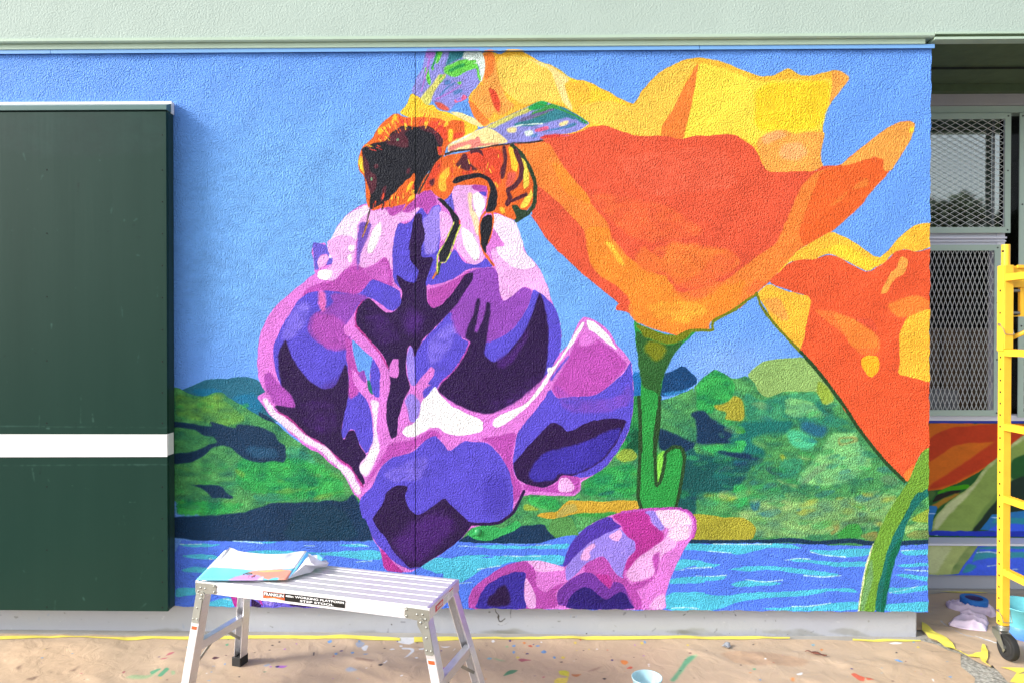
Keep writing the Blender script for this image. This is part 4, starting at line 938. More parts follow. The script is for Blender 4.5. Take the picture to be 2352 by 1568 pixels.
img_rup = paint('recess paint upper', int((RX1 - RX0) * 400), int((RZ1 - RZ0) * 400), map_recess, (34, 92, 42), REC_UP, PAL2, .75, seed=5)
img_rlow = paint('recess paint lower', int((RX1 - RX0) * 400), int((RZ1 - RZ0) * 400), lambda x, y: map_recess(x, y, .60), (48, 84, 230), REC_LOW, PAL2, .75, seed=6)
# plinth
def map_plinth(x, y):
    p = on_wall(x, y, 0.035); return ((p[0] + 2.75) * 400, (0.17 - p[2]) * 400)
PALG = {'cr': (120, 122, 130), 'gm': (150, 150, 138), 'gd': (96, 94, 86), 'wp': (232, 234, 238), 'gs': (212, 214, 220), 'dk': (70, 66, 62), 'bl': (168, 188, 220)}
PLINTH = '''
gm:3 V 0,500 1000,505 2352,500 2352,560 0,560
gm:3 U -200,1010 900,1012 1600,1020 1600,1040 -200,1040
$gd:1.2 V 300,503 620,500 1060,508
$gd:3 V 1220,515 1320,518
$gd:1 V 1800,518 2352,502
$gd:1 U -100,1025 700,1015 1040,1022
$gd:1 N 820,1392 1000,1390 1120,1388
$gd:1.2 W 560,414 700,416 820,412
$dk:.8 N 348,1120 352,1145 375,1170 380,1200 372,1190
$dk:.7 N 376,1200 384,1232 404,1238 440,1210
$cr:.6 N 498,1120 492,1160 496,1200
$cr:.7 N 360,1255 400,1278 440,1262 470,1245
$gs:2 N 365,1245 400,1262 440,1255
$cr:.8 W 1880,160 1830,200
$wp:2 X 830,412 880,400
$cr:.8 X 160,165 180,200
wp:2 U 680,1005 760,985 820,1000
$dk:1.5 U 745,875 747,877
$dk:1.5 T 973,1038 976,1040
$dk:1 W 906,370 907,372
$dk:1 X 120,372 122,372
$dk:1 X 674,380 676,381
'''
_pr = random.Random(9)
for _n in range(130):
    x, y = _pr.uniform(0, 2115), _pr.uniform(1404, 1462); PLINTH += '$%s:%.1f%% F %.1f,%.1f %.1f,%.1f\n' % (_pr.choice(['gd', 'cr', 'wp', 'gs', 'gm', 'bl']), _pr.uniform(.5, 2.2), x, y, x + _pr.uniform(-3, 3) * _pr.random() * 3, y + _pr.uniform(0, 9) * _pr.random())
for _n in range(14):
    x = _pr.uniform(0, 2115); PLINTH += 'gm:%.1f%% F %.1f,%.1f %.1f,%.1f %.1f,%.1f\n' % (_pr.uniform(2, 6), x, 1450, x + 60, 1438 + _pr.uniform(0, 10), x + 140, 1466)
img_plinth = paint('plinth paint', 1960, 72, map_plinth, (206, 210, 220), PLINTH, PALG, .8, seed=8, var=(.012, .012, .012))
# green board
def map_board(x, y):
    p = on_wall(x, y, -.072); return ((p[0] + 2.75) * 300, (2.75 - p[2]) * 300)
_bd = '''
$l:.8% 1 0,462 560,465
$l:.8% 1 600,470 2150,480
$l:1% 1 30,965 1000,958 2150,950
$l:.9 1 900,1218 1000,1240 1120,1264
$l:.9% 1 500,255 490,490
$l:.9% 1 1030,60 1020,420
$l:1 1 1650,1432 1720,1430
$l:1 1 585,490 625,492
$l:1 Y 1260,1550 1265,1568
$l:1.4 2 1250,40 1270,60
$l:.9% V 700,80 690,200
$l:1 V 440,55 490,58
$l:1% V 1740,210 1860,110
m:12 Y 0,1000 2120,1000 2120,1568 0,1568
'''
for _n in range(60): 
    x, y = _dr.uniform(0, 400), _dr.uniform(280, 1480); _bd += '$%s:%.1f%% S %.1f,%.1f %.1f,%.1f\n' % (_dr.choice('lmk'), _dr.uniform(.7, 1.6), x, y, x + _dr.uniform(-6, 6), y + _dr.uniform(1, 40) * _dr.random())
img_board = paint('board paint', 320, 800, map_board, (34, 76, 64), _bd, {'l': (92, 132, 122), 'm': (40, 77, 68), 'k': (22, 48, 42)}, .62, seed=31, var=(.03, .02, .015))
# paper floor
GX0, GX1, GY0, GY1, GP = -3.2, 3.4, -2.2, 0.8, 330
def map_ground(x, y):
    p = on_ground(x, y, 0.0); return ((p[0] - GX0) * GP, (GY1 - p[1]) * GP)
PALP = {'w': (255, 255, 255), 'k': (58, 50, 52), 'p': (70, 52, 120), 'b': (120, 170, 226), 'l': (150, 196, 214), 'y': (240, 214, 96), 'o': (240, 148, 76), 'r': (222, 108, 80), 'm': (196, 110, 118), 'g': (112, 178, 136),
        'h': (176, 196, 150), 'd': (176, 146, 122), 'e': (204, 170, 138), 'f': (226, 194, 160), 'v': (190, 120, 210), 'n': (86, 50, 58), 'z': (226, 220, 70), 's': (150, 120, 98), 'q': (96, 150, 110), 't': (200, 132, 84), 'u': (186, 192, 206)}
SPL = '''
f:30 V 0,700 900,620 1400,900 1500,1134 0,1134
f:40 V 0,650 600,620 1100,760 900,1134 0,1134
e:8 X 0,560 500,560 900,640 800,700 200,680
d:5 V 880,990 960,960 1020,900 1010,930 940,1000
d:4 V 320,1105 440,1060 500,1065 420,1110
d:5 V 180,950 260,930 300,880 250,990
h:2 V 1590,1080 1700,1050 1900,1060 2050,990 1900,1090 1700,1100
g:1 V 1910,1010 2030,970 2060,980 1940,1050
g:1 V 2000,1060 2120,960 2170,980 2060,1070
h:1 V 2180,1000 2230,1000 2230,1040 2190,1050
m:1 V 2030,855 2080,840 2150,835 2110,860
m:1 V 2110,810 2150,770 2240,760 2190,795
m:1 V 1000,1020 1050,1010 1050,1030
m:1 V 1560,1010 1600,990 1600,1020 1570,1025
w:1 T 300,1190 340,1170 370,1185 340,1205
k T 385,1118 405,1116 400,1126 385,1126
q T 438,1115 458,1112 452,1122
q T 570,1120 598,1112 590,1126
g:1 T 560,1170 590,1160 590,1180 570,1188
n T 418,1330 440,1312 470,1318 495,1320 470,1332 440,1340
n T 545,1298 572,1294 566,1306
k T 1030,1180 1050,1172 1062,1180 1046,1188
k T 1108,1146 1125,1138 1132,1148 1118,1154
k T 845,1254 875,1252 868,1260
k T 1472,1255 1486,1250 1484,1290 1476,1298
v:1 T 1070,1405 1120,1395 1210,1395 1160,1425 1100,1422
p T 1070,1412 1110,1398 1120,1408 1100,1422
u:1 T 950,1400 1010,1380 1040,1388 980,1410
v:1 T 1160,1215 1195,1212 1180,1228
q:1 T 945,1456 990,1452 965,1462
b T 1630,1140 1660,1130 1670,1145 1640,1160
b T 535,1390 560,1375 562,1388 545,1400
v:1 T 1285,1160 1310,1158 1300,1170
k T 1665,1112 1685,1106 1682,1118
b T 360,1550 400,1540 396,1556
b:1 U 0,1090 40,1078 50,1095 20,1110
w:.6 U 800,1090 812,1060 845,1034 900,1030 1000,1025 1055,1045 1040,1075 1010,1100 960,1125 900,1120 850,1105
w:1 U 840,1135 870,1130 880,1150 850,1155
w:1 U 860,1160 960,1160 1010,1175 1010,1210 950,1260 880,1295 940,1240 980,1200 960,1180 870,1180
w:1 U 715,1180 760,1168 790,1180 740,1190
w U 1018,1280 1040,1270 1060,1280 1040,1292
w:1 U 1070,1170 1130,1160 1120,1185 1070,1185
u:1 U 320,1120 370,1090 410,1100 440,1110 400,1150 350,1160
w:1 U 390,1160 440,1130 480,1140 450,1200 420,1195
b U 350,1085 375,1080 385,1095 365,1105
b:1 U 75,1240 110,1225 120,1245 90,1262
p U 140,1200 175,1192 175,1205 150,1208
p U 800,1085 825,1076 820,1092
k U 590,1390 625,1380 655,1386 625,1404
k U 50,1145 85,1143 80,1152
k U 1035,1105 1058,1102 1050,1112
k U 810,1048 840,1046 835,1054
k U 1585,1180 1605,1172 1610,1182 1595,1190
p U 1312,1195 1340,1192 1330,1204
w:1 U 1315,1130 1345,1150 1450,1145 1380,1165 1335,1155
$w:1 U 1470,1190 1488,1172
$w:1 U 660,1362 690,1330
b:1 U 270,1215 310,1208 310,1225 280,1230
b:1 U 400,1235 480,1230 440,1245
u:2 U 200,1440 260,1400 360,1450 250,1460
d:5 U 300,1290 560,1340 500,1360 320,1320
w U 845,1500 880,1492 880,1505 850,1510
w U 440,1412 468,1405 455,1420
v:1 U 1335,1410 1380,1398 1370,1424 1345,1424
k U 1475,1318 1500,1312 1485,1326
l:1 U 1860,1290 1890,1272 1930,1285 1900,1305
w U 1915,1090 1940,1070 1960,1085 1935,1105
m:1 U 50,1270 85,1265 75,1285
w W 0,460 20,450 35,460 10,475
p W 160,450 180,438 190,450 178,465
o W 190,442 210,440 200,452
o:.6 W 300,470 315,460 330,472 315,488
w W 466,465 478,456 488,466 476,476
r:.6 W 345,500 380,492 390,515 360,510
b:.6 W 195,500 220,488 235,502 210,515
b:.6 W 420,505 440,492 468,500 440,512
p W 395,490 408,480 404,494
h:1 W 130,510 150,495 165,510 145,522
y W 785,478 800,466 818,478 800,490
r W 838,442 850,436 860,450 850,460
w W 1000,530 1010,524 1020,532 1010,538
r W 1095,540 1112,534 1115,546
y W 920,532 935,526 945,534 930,540
b:.6 W 198,565 215,548 232,560 215,580
b:.6 W 470,560 500,540 530,560 500,575
p W 325,578 345,572 360,580 340,584
y W 230,612 248,600 268,612 248,622
b W 585,610 600,598 615,612 600,624
y W 660,612 685,600 708,614 685,630
m:1 W 250,635 290,620 390,640 330,645 290,655
q:1 W 150,750 190,730 260,732 210,765 170,775 110,795
h:2 W 0,610 80,630 150,650 60,640
z:1.5 W 640,740 700,735 745,750 740,800 690,790 650,780
y:.6 W 600,830 640,808 700,810 740,800 745,750 720,760 735,830 700,870 600,870
t:1 W 760,770 800,775 865,770 820,800 770,790
m W 485,800 500,795 515,802 500,810
k W 800,632 815,628 812,636
p W 1143,640 1155,632 1162,642 1152,652
o W 1232,650 1260,638 1300,645 1312,665 1280,688 1245,675
r:.8 W 1290,718 1330,695 1355,705 1340,720
v:.6 W 1362,490 1372,484 1382,492 1372,500
y W 1420,470 1440,460 1456,475 1440,490
b W 1455,458 1466,450 1478,465 1466,480
r W 1580,432 1588,428 1592,440
y:.8 W 1865,490 1880,484 1890,496 1875,502
w W 1493,678 1508,670 1520,680 1505,685
w:.6 W 1500,692 1512,688 1516,700 1504,704
n W 1882,570 1900,566 1920,572 1900,576
h:2 W 1870,610 1960,580 1970,600 1870,680 1840,740 1760,840 1700,851 1780,760 1830,680
g:5 W 1880,600 1960,590 1850,700 1760,851 1700,851 1800,720
k:.6 W 1060,816 1078,808 1100,816 1080,826
d:2 W 900,760 1000,720 1080,690 1000,740
l:1 X 900,495 930,488 940,500 915,508
o X 985,535 1005,528 1018,540 1000,552
w X 448,630 465,622 482,632 465,640
r X 530,672 548,668 550,678
r X 1700,490 1715,486 1712,498
b:.6 X 1870,450 1890,446 1900,470 1880,475
y:.6 X 1912,520 1930,510 1940,525 1925,530
w:1 X 1640,480 1720,465 1780,470 1760,485 1700,490
k:.6 X 1705,575 1720,568 1732,578 1715,582
b:1 X 1690,630 1740,632 1790,658 1740,655
r:1 X 1280,780 1320,770 1370,800 1420,820 1410,855 1360,850 1320,815
r:1 X 1420,820 1480,825 1510,851 1440,851
w:1 X 755,775 820,755 815,790 770,790
w X 2060,820 2075,815 2078,845 2066,840
g:1 X 340,718 375,714 372,730 350,732
b:1 X 2210,795 2250,790 2245,808
o:2 X 710,815 740,812 740,850 712,850
b:1 X 400,828 425,822 425,845
$w:1.2 X 2145,275 2210,320 2340,400
$u:1.5 R 360,1010 460,1080 580,1150 700,1170 800,1205
$w:2 R 680,1160 790,1195 870,1225
'''
rr = random.Random(11)
for i in range(110):
    X = rr.uniform(60, 2290); Y = 1480 + 88 * rr.random() ** 1.1; s = rr.uniform(.8, 2.2) * (1 + (Y - 1480) / 120)
    SPL += f"{rr.choice('kwbvpyolkkdn')}{rr.choice(['', ':.3%', ':.3%'])} F {X:.1f},{Y:.1f} {X+s*rr.uniform(1,2):.1f},{Y-s*.5:.1f} {X+s*2.4:.1f},{Y:.1f} {X+s:.1f},{Y+s*.5:.1f}\n"
img_paper = paint('paper floor', int((GX1 - GX0) * GP), int((GY1 - GY0) * GP), map_ground, (213, 186, 156), SPL, PALP, .62, seed=12, var=(.03, .02, .015), wob=.35)

# ------------------------------------------------------------------ materials
M = {}
M['mural'] = material('mural_paint', None, rough=.38, spec=.12, gamma=1.05, var=.02, vscale=2.5, image=img_mural, gain=.89, bump=1.0, bscale=135, bdist=.015, detail=2.0, distort=.15, stretch=(1, 1, 1.0), bump2=(14, .22, .02))
M['rup'] = material('recess_paint', None, rough=.45, spec=.25, image=img_rup, gain=.95, bump=.1, bscale=40, bdist=.004)
M['rlow'] = material('recess_stucco_paint', None, rough=.5, image=img_rlow, gain=1.0, bump=.6, bscale=80, bdist=.007)
M['plinth'] = material('grey_plinth_paint', None, rough=.55, image=img_plinth, gain=.68, bump=.35, bscale=28, bdist=.006, detail=5, bump2=(150, .2, .002))
M['paper'] = material('kraft_paper', None, rough=.62, image=img_paper, gain=.72, bump=.4, bscale=11, bdist=.016, detail=6, distort=1.0, bump2=(90, .15, .002), var=.07, vscale=4)
M['blue_metal'] = material('blue_painted_flashing', (128, 184, 246), rough=.35, gain=.84, var=.03, vscale=3)
M['blue_drip'] = material('deep_blue_paint', (50, 90, 220), rough=.4, gain=.8)
M['green_stucco'] = material('pale_green_stucco', (204, 224, 212), rough=.7, gain=.64, var=.05, vscale=1.3, bump=.55, bscale=120, bdist=.005, detail=2, distort=.2, bump2=(5, .15, .02))
M['green_trim'] = material('pale_green_trim', (190, 214, 192), rough=.5, gain=.8, var=.05, vscale=5)
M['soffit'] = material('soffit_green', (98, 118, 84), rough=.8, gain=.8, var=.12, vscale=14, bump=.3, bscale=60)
M['lintel'] = material('grey_stucco', (196, 194, 196), rough=.8, gain=.8, bump=.5, bscale=45, bdist=.006, var=.04)
M['lav'] = material('pale_lavender_frame_paint', (236, 238, 250), rough=.45, gain=.84, var=.02)
M['sage'] = material('sage_green_metal', (188, 210, 196), rough=.45, gain=.84, var=.03, vscale=8)
M['wire'] = material('galvanised_wire', (232, 236, 232), rough=.45, gain=.84)
M['board'] = material('dark_green_plywood_paint', None, image=img_board, rough=.36, spec=.22, gain=.5, var=.05, vscale=5, bump=.12, bscale=30, bdist=.003, detail=5, stretch=(1.6, 1, .12), rvar=.06)
M['board_side'] = material('dark_green_timber_edge', (34, 62, 56), rough=.5, gain=.9, var=.1, vscale=10, bump=.2, bscale=40)
M['board_cap'] = material('green_metal_cap', (86, 120, 116), rough=.3, gain=.85)
M['white'] = material('white_board_paint', (248, 248, 246), rough=.5, gain=.84, var=.02, vscale=8, bump=.1, bscale=30)
M['screw'] = material('dull_screw', (90, 100, 96), rough=.5, metal=.6)
M['hole'] = material('black_hole', (14, 14, 14), rough=.9)
M['alu'] = material('brushed_aluminium', (226, 226, 230), rough=.36, metal=.85, var=.05, vscale=30, stretch=(.2, 1, 4), bump=.05, bscale=120, bdist=.001, rvar=.1)
M['alu_top'] = material('platform_aluminium', (214, 213, 216), rough=.5, metal=.5, var=.05, vscale=14, bump=.06, bscale=120, bdist=.001)
M['steel'] = material('zinc_steel', (164, 166, 160), rough=.34, metal=.8, var=.08, vscale=25)
M['rubber'] = material('black_rubber', (34, 34, 34), rough=.7, bump=.1, bscale=90)
M['yellow'] = material('yellow_enamel', (252, 196, 56), rough=.4, spec=.4, gain=.84, var=.07, vscale=14, bump=.12, bscale=40, bdist=.002)
M['yellow_tape'] = material('yellow_masking_tape', (244, 230, 96), rough=.6, gain=.84, var=.06, vscale=16, bump=.15, bscale=60, bdist=.002)
M['white_label'] = material('white_label', (246, 246, 246), rough=.4, gain=.84)
M['black_label'] = material('black_label', (16, 16, 16), rough=.35)
M['orange_label'] = material('orange_label', (232, 92, 44), rough=.4, gain=.84)
M['orange2'] = material('badge_orange', (244, 138, 60), rough=.4, gain=.84)
M['red_label'] = material('red_label', (214, 60, 74), rough=.4, gain=.84)
M['ink'] = material('grey_ink', (150, 150, 154), rough=.5)
M['pencil'] = material('pencil', (120, 120, 126), rough=.5)
M['asphalt'] = material('weathered_asphalt', (134, 132, 128), rough=.85, gain=.8, var=.12, vscale=4, bump=.3, bscale=90, bdist=.003)
M['concrete'] = material('grey_concrete', (176, 172, 164), rough=.85, gain=.8, var=.12, vscale=4, bump=.3, bscale=90, bdist=.003)
M['aggregate'] = material('exposed_aggregate', (172, 170, 160), rough=.85, gain=.8, var=.6, vscale=70, bump=.8, bscale=170, bdist=.005)
M['blue_roll'] = material('blue_masking_tape', (40, 122, 206), rough=.6, gain=.84, var=.05, vscale=40)
M['core'] = material('roll_core', (70, 60, 110), rough=.8)
M['rag'] = material('pink_cotton_rag', (234, 214, 232), rough=.9, gain=.84, var=.09, vscale=7, bump=.25, bscale=260, bdist=.001)
M['cup'] = material('cloudy_plastic_cup', (196, 236, 246), rough=.25, gain=.84, alpha=.82, var=.12, vscale=30)
M['teal_water'] = material('teal_paint_water', (96, 190, 196), rough=.08, gain=.8)
M['tub'] = material('teal_stained_tub', (104, 190, 200), rough=.3, gain=.84, var=.2, vscale=9)
M['tub_low'] = material('blue_tub', (92, 150, 244), rough=.3, gain=.84)
M['leaf'] = material('dry_leaf', (112, 62, 44), rough=.6, var=.2, vscale=40)
M['scrap'] = material('grey_paint_skin', (140, 142, 146), rough=.4, var=.3, vscale=60)
M['cap_green'] = material('green_painted_cap', (54, 160, 92), rough=.3, gain=.84)
M['dark'] = material('dark_interior', (30, 32, 32), rough=.9)
M['wood'] = material('brown_cabinet', (84, 62, 40), rough=.6, var=.1, vscale=10)
M['blind'] = material('pale_roller_blind', (226, 228, 226), rough=.8, gain=.84)
M['grey_box'] = material('pale_grey_box', (128, 132, 134), rough=.7)
M['glass'] = material('window_glass', (255, 255, 255), rough=.02, trans=1.0, ior=1.2, spec=.3)
M['glass_sky'] = material('reflective_window_glass', (168, 174, 170), rough=.03, metal=1.0)
M['paper_white'] = material('white_paper', (250, 250, 252), rough=.7, gain=.86)
M['paper_crease'] = material('creased_white_paper', (238, 236, 244), rough=.7, gain=.84, bump=.2, bscale=30, bdist=.004)

# ------------------------------------------------------------------ setting: ground
def sheet_mesh(outline, step, zf, inside=True):
    """triangulated sheet over an outline with a height function"""
    o = [Vector(p) for p in outline]; pts = []; n = len(o)
    ring = []
    for a, b in zip(o, o[1:] + o[:1]):
        k = max(1, int((b - a).length / step))
        ring += [a + (b - a) * i / k for i in range(k)]
    nb = len(ring); xs = [p.x for p in o]; ys = [p.y for p in o]
    poly = np.array([[p.x, p.y] for p in o])
    gx = np.arange(min(xs) + step / 2, max(xs), step); gy = np.arange(min(ys) + step / 2, max(ys), step)
    GX, GY = np.meshgrid(gx, gy); ins = np.zeros(GX.shape, bool)
    for a, b in zip(poly, np.roll(poly, -1, 0)):
        if a[1] == b[1]: continue
        c = ((GY < a[1]) != (GY < b[1])) & (GX < (b[0] - a[0]) * (GY - a[1]) / (b[1] - a[1]) + a[0]); ins ^= c
    dmin = np.full(GX.shape, 9.)
    for a, b in zip(poly, np.roll(poly, -1, 0)):
        v = b - a; u = np.clip(((GX - a[0]) * v[0] + (GY - a[1]) * v[1]) / (v @ v), 0, 1)
        dmin = np.minimum(dmin, np.hypot(GX - a[0] - u * v[0], GY - a[1] - u * v[1]))
    ok = ins & (dmin > step * .4)
    inner = [Vector((x, y)) for x, y in zip(GX[ok], GY[ok])]
    vs = ring + inner
    r = delaunay_2d_cdt(vs, [(i, (i + 1) % nb) for i in range(nb)], [], 1, 1e-6)
    mb = MB(); co = np.array([[v.x, v.y] for v in r[0]])
    z = zf(co[:, 0], co[:, 1])
    mb.add([(a, b, c) for (a, b), c in zip(co, z)], [tuple(f) for f in r[2]])
    return mb
_rng = np.random.default_rng(5)
_GN = [( _rng.standard_normal((n, n)), n) for n in (24, 60)]
def gnoise(x, y, k, cell):
    g, n = _GN[k]; u = (x + 20) / cell; v = (y + 20) / cell; i = np.floor(u).astype(int); j = np.floor(v).astype(int); fu = u - i; fv = v - j
    fu = fu * fu * (3 - 2 * fu); fv = fv * fv * (3 - 2 * fv)
    G = lambda a, b: g[b % n, a % n]
    return (G(i, j) * (1 - fu) + G(i + 1, j) * fu) * (1 - fv) + (G(i, j + 1) * (1 - fu) + G(i + 1, j + 1) * fu) * fv
RIDGES = []
for fr, ps, h, w in (('X', [(1000, 640), (1180, 628), (1270, 700)], .010, .010), ('X', [(1270, 700), (1410, 665), (1560, 650)], .012, .012), ('X', [(1600, 700), (1800, 705), (2010, 735)], .009, .014),
                     ('V', [(100, 640), (500, 632), (900, 650)], .006, .02), ('V', [(880, 1000), (1000, 920), (1100, 860)], .008, .02), ('V', [(300, 1110), (500, 1070), (700, 1040)], .009, .02),
                     ('V', [(1200, 780), (1500, 700), (1900, 640)], .006, .02), ('W', [(900, 780), (1050, 700), (1200, 640)], .006, .02), ('W', [(1900, 540), (2100, 600), (2300, 680)], .006, .02),
                     ('W', [(100, 820), (400, 780), (560, 800)], .006, .02), ('U', [(100, 1250), (350, 1300), (700, 1420)], .007, .02), ('U', [(0, 1400), (300, 1440), (600, 1540)], .007, .02), ('X', [(180, 560), (420, 600), (560, 700)], .006, .02),
                     ('X', [(2100, 600), (2200, 590), (2330, 585)], .006, .012), ('X', [(2020, 560), (2080, 620), (2200, 640)], .006, .012), ('X', [(1180, 660), (1300, 780), (1500, 851)], .008, .014)):
    RIDGES.append(([on_ground(*px(fr, *p))[:2] for p in ps], h, w))
def paper_z(x, y, base=.006):
    z = base + .0045 * gnoise(x, y * 1.5, 0, .23) + .002 * gnoise(x * .8 + y, y - x * .3, 1, .07)
    for ps, h, w in RIDGES:
        d = np.full(x.shape, 9.)
        for a, b in zip(ps, ps[1:]):
            v = b - a; u = np.clip(((x - a[0]) * v[0] + (y - a[1]) * v[1]) / (v @ v), 0, 1)
            d = np.minimum(d, np.hypot(x - a[0] - u * v[0], y - a[1] - u * v[1]))
        z = z + h * np.exp(-d / w)
    return np.maximum(z, .0045)
g = MB(); g.add([(-150, -150, 0), (150, -150, 0), (150, 150, 0), (-150, 150, 0)], [(0, 1, 2, 3)])
build('ground', g, M['asphalt'], kind='structure')
g = MB(); g.add([(-4, -.15, .0022), (4, -.15, .0022), (4, .9, .0022), (-4, .9, .0022)], [(0, 1, 2, 3)])
build('concrete_footing_path', g, M['concrete'], kind='structure')
G = lambda fr, x, y: tuple(on_ground(*px(fr, x, y))[:2])
gap = [G('R', 170, 1165), G('R', 260, 1150), G('R', 520, 1260), G('R', 700, 1380), G('R', 860, 1440), G('R', 1010, 1568), (2.35, -.9), (1.75, -.9), G('R', 700, 1640), G('R', 500, 1440), G('R', 500, 1290), G('R', 250, 1215)]
ag = MB(); ag.add([(x, y, .004) for x, y in gap], [tuple(range(len(gap)))])
build('aggregate_path', ag, M['aggregate'], kind='structure')
front = [(-3.1, -.014), (-2.6, -.018), (-2.0, -.03), (-1.4, -.02), (-.6, -.03), (.2, -.02), (1.0, -.016), (1.6, -.022), G('R', 190, 1185), G('R', 330, 1230), G('R', 430, 1275), G('R', 524, 1302), G('R', 548, 1318), G('R', 546, 1360), G('R', 550, 1425), G('R', 600, 1462), G('R', 680, 1530), (1.80, -.62), (1.72, -1.2), (1.75, -2.15), (-3.1, -2.15)]
guv = lambda v: ((v.x - GX0) / (GX1 - GX0), 1 - (GY1 - v.y) / (GY1 - GY0))
o = build('drop_paper', sheet_mesh(front, .022, paper_z), M['paper'], smooth=True, cat='floor paper', label='wrinkled brown kraft paper spotted with paint drips, taped along the foot of the mural')
uv_from(o, guv)
back = [(1.972, .585), (3.3, .585), (3.3, -1.0), (2.75, -1.0), G('R', 1128, 1568 + 60), G('R', 975, 1575), G('R', 900, 1480), G('R', 835, 1418), G('R', 815, 1436), G('R', 720, 1402), G('R', 620, 1350), G('R', 500, 1285), G('R', 380, 1235), G('R', 250, 1180), G('R', 192, 1095), (1.972, .10)]
o = build('drop_paper', sheet_mesh(back, .022, lambda x, y: paper_z(x, y, .013)), M['paper'], smooth=True, cat='floor paper', label='brown paper sheet lying in the shaded recess under the yellow scaffold')
uv_from(o, guv)

# ------------------------------------------------------------------ mural wall
XS = -0.5372; XR = 1.995; ZT = 2.9035; ZB = 0.1425
wuv = lambda v: ((v.x - WX0) / (WX1 - WX0), (v.z - WZ0) / (WZ1 - WZ0))
W = thing('mural_wall', 'long stucco wall painted with a giant bee, purple blossom and orange poppies over a lake', 'wall', (0, 0, 0))
def panel(x0, x1, lip):
    mb = MB(); mb.box(x0, x1, 0, .30, ZB, ZT)
    return mb
# stucco faces carry a slightly uneven lower and right edge
def stucco_face(x0, x1, nx, nz, edge_r=False):
    mb = MB(); vs = []; fs = []
    for j in range(nz + 1):
        for i in range(nx + 1):
            x = x0 + (x1 - x0) * i / nx; z = ZB + (ZT - ZB) * j / nz
            y = .0015 * math.sin(x * 7 + z * 3) + .001 * math.sin(x * 23 - z * 17)
            if j == 0: z += .0022 * math.sin(x * 31) + .0016 * math.sin(x * 83 + 1); y -= .004
            if edge_r and i == nx: x += .0022 * math.sin(z * 40) + .0016 * math.sin(z * 97 + 2)
            vs.append((x, y, z))
    n = nx + 1
    for j in range(nz):
        for i in range(nx): fs.append((j * n + i, j * n + i + 1, (j + 1) * n + i + 1, (j + 1) * n + i))
    mb.add(vs, fs)
    # thickness: bottom, side and top returns
    b = len(mb.v); rim = [j * n + nx for j in range(nz + 1)]; left = [j * n for j in range(nz + 1)]; bot = list(range(n)); top = [nz * n + i for i in range(n)]
    for chain in (bot, rim, top, left):
        base = len(mb.v); mb.v += [(mb.v[k][0], .30, mb.v[k][2]) for k in chain]
        for q in range(len(chain) - 1): mb.f.append((chain[q], chain[q + 1], base + q + 1, base + q))
    return mb
o = build('painted_panel', stucco_face(-3.3, XS - .0019, 140, 90), M['mural'], W, smooth=False, label='left painted panel, blue sky and green hills'); uv_from(o, wuv)
o = build('painted_panel', stucco_face(XS + .0019, XR, 130, 110, True), M['mural'], W, smooth=False, label='right painted panel, bee, blossom and poppies'); uv_from(o, wuv)
sm = MB(); sm.box(XS - .0028, XS + .0028, .012, .05, ZB + .004, ZT); build('expansion_joint', sm, M['board_side'], W)
core = MB(); core.box(-3.3, XR - .02, .302, .69, ZB, ZT + .02); build('wall_core', core, M['rlow'], W); uv_from(bpy.context.scene.objects['wall_core'], lambda v: (0.1, .2))
pl = MB(); pl.box(-3.3, 1.962, .035, .60, -.02, ZB + .01)
o = build('plinth', pl, M['plinth'], W, bevel=.006); uv_from(o, lambda v: ((v.x + 2.75) / 4.9, 1 - (.17 - v.z) / .18))
# blue metal coping in lengths
cz0, cz1 = ZT + .0005, ZT + .0165
for a, b in ((-3.3, -2.357), (-2.354, XR - 1.135), (XR - 1.132, XR + .008)):
    mb = MB(); mb.prism([(-.014, cz0 - .003), (-.014, cz1), (.20, cz1 + .001), (.20, cz0 + .004), (-.011, cz0 + .003), (-.011, cz0 - .003)], a, b, 'x')
    build('coping_length', mb, M['blue_metal'], W)
# the painted flower tips that run up over the coping
tip = MB()
for pts, key in (([(795, 80), (1290, 80), (1300, 108), (790, 108)], 'lw'), ([(1350, 92), (1400, 84), (1440, 92), (1470, 108), (1340, 108)], 'ot'), ([(1545, 92), (1570, 82), (1660, 82), (1720, 108), (1510, 108)], 'yo')):
    mb = MB(); q = []
    for x, y in pts:
        p = on_wall(*px('A', x, y), -.0155); q.append((p[0], min(max(p[2], cz0 - .002), cz1 - .0005)))
    mb.prism(q, -.0155, -.0142, 'y')
    mt = material('coping_dab_' + key, PAL[key], rough=.4, gain=.84)
    build('paint_dab', mb, mt, W, label={'lw': 'lilac wing tip painted over the coping', 'ot': 'orange petal tip painted over the coping', 'yo': 'yellow petal tip painted over the coping'}[key])
p = on_wall(*px('G', 262, 1170), -.002)
dm = MB(); dm.dome((p[0], -.001, p[2]), (0, -1, 0), .0185, .011, 18, 4); build('bolt_cap', dm, M['cap_green'], W, smooth=True, label='round green painted cap below the blossom')

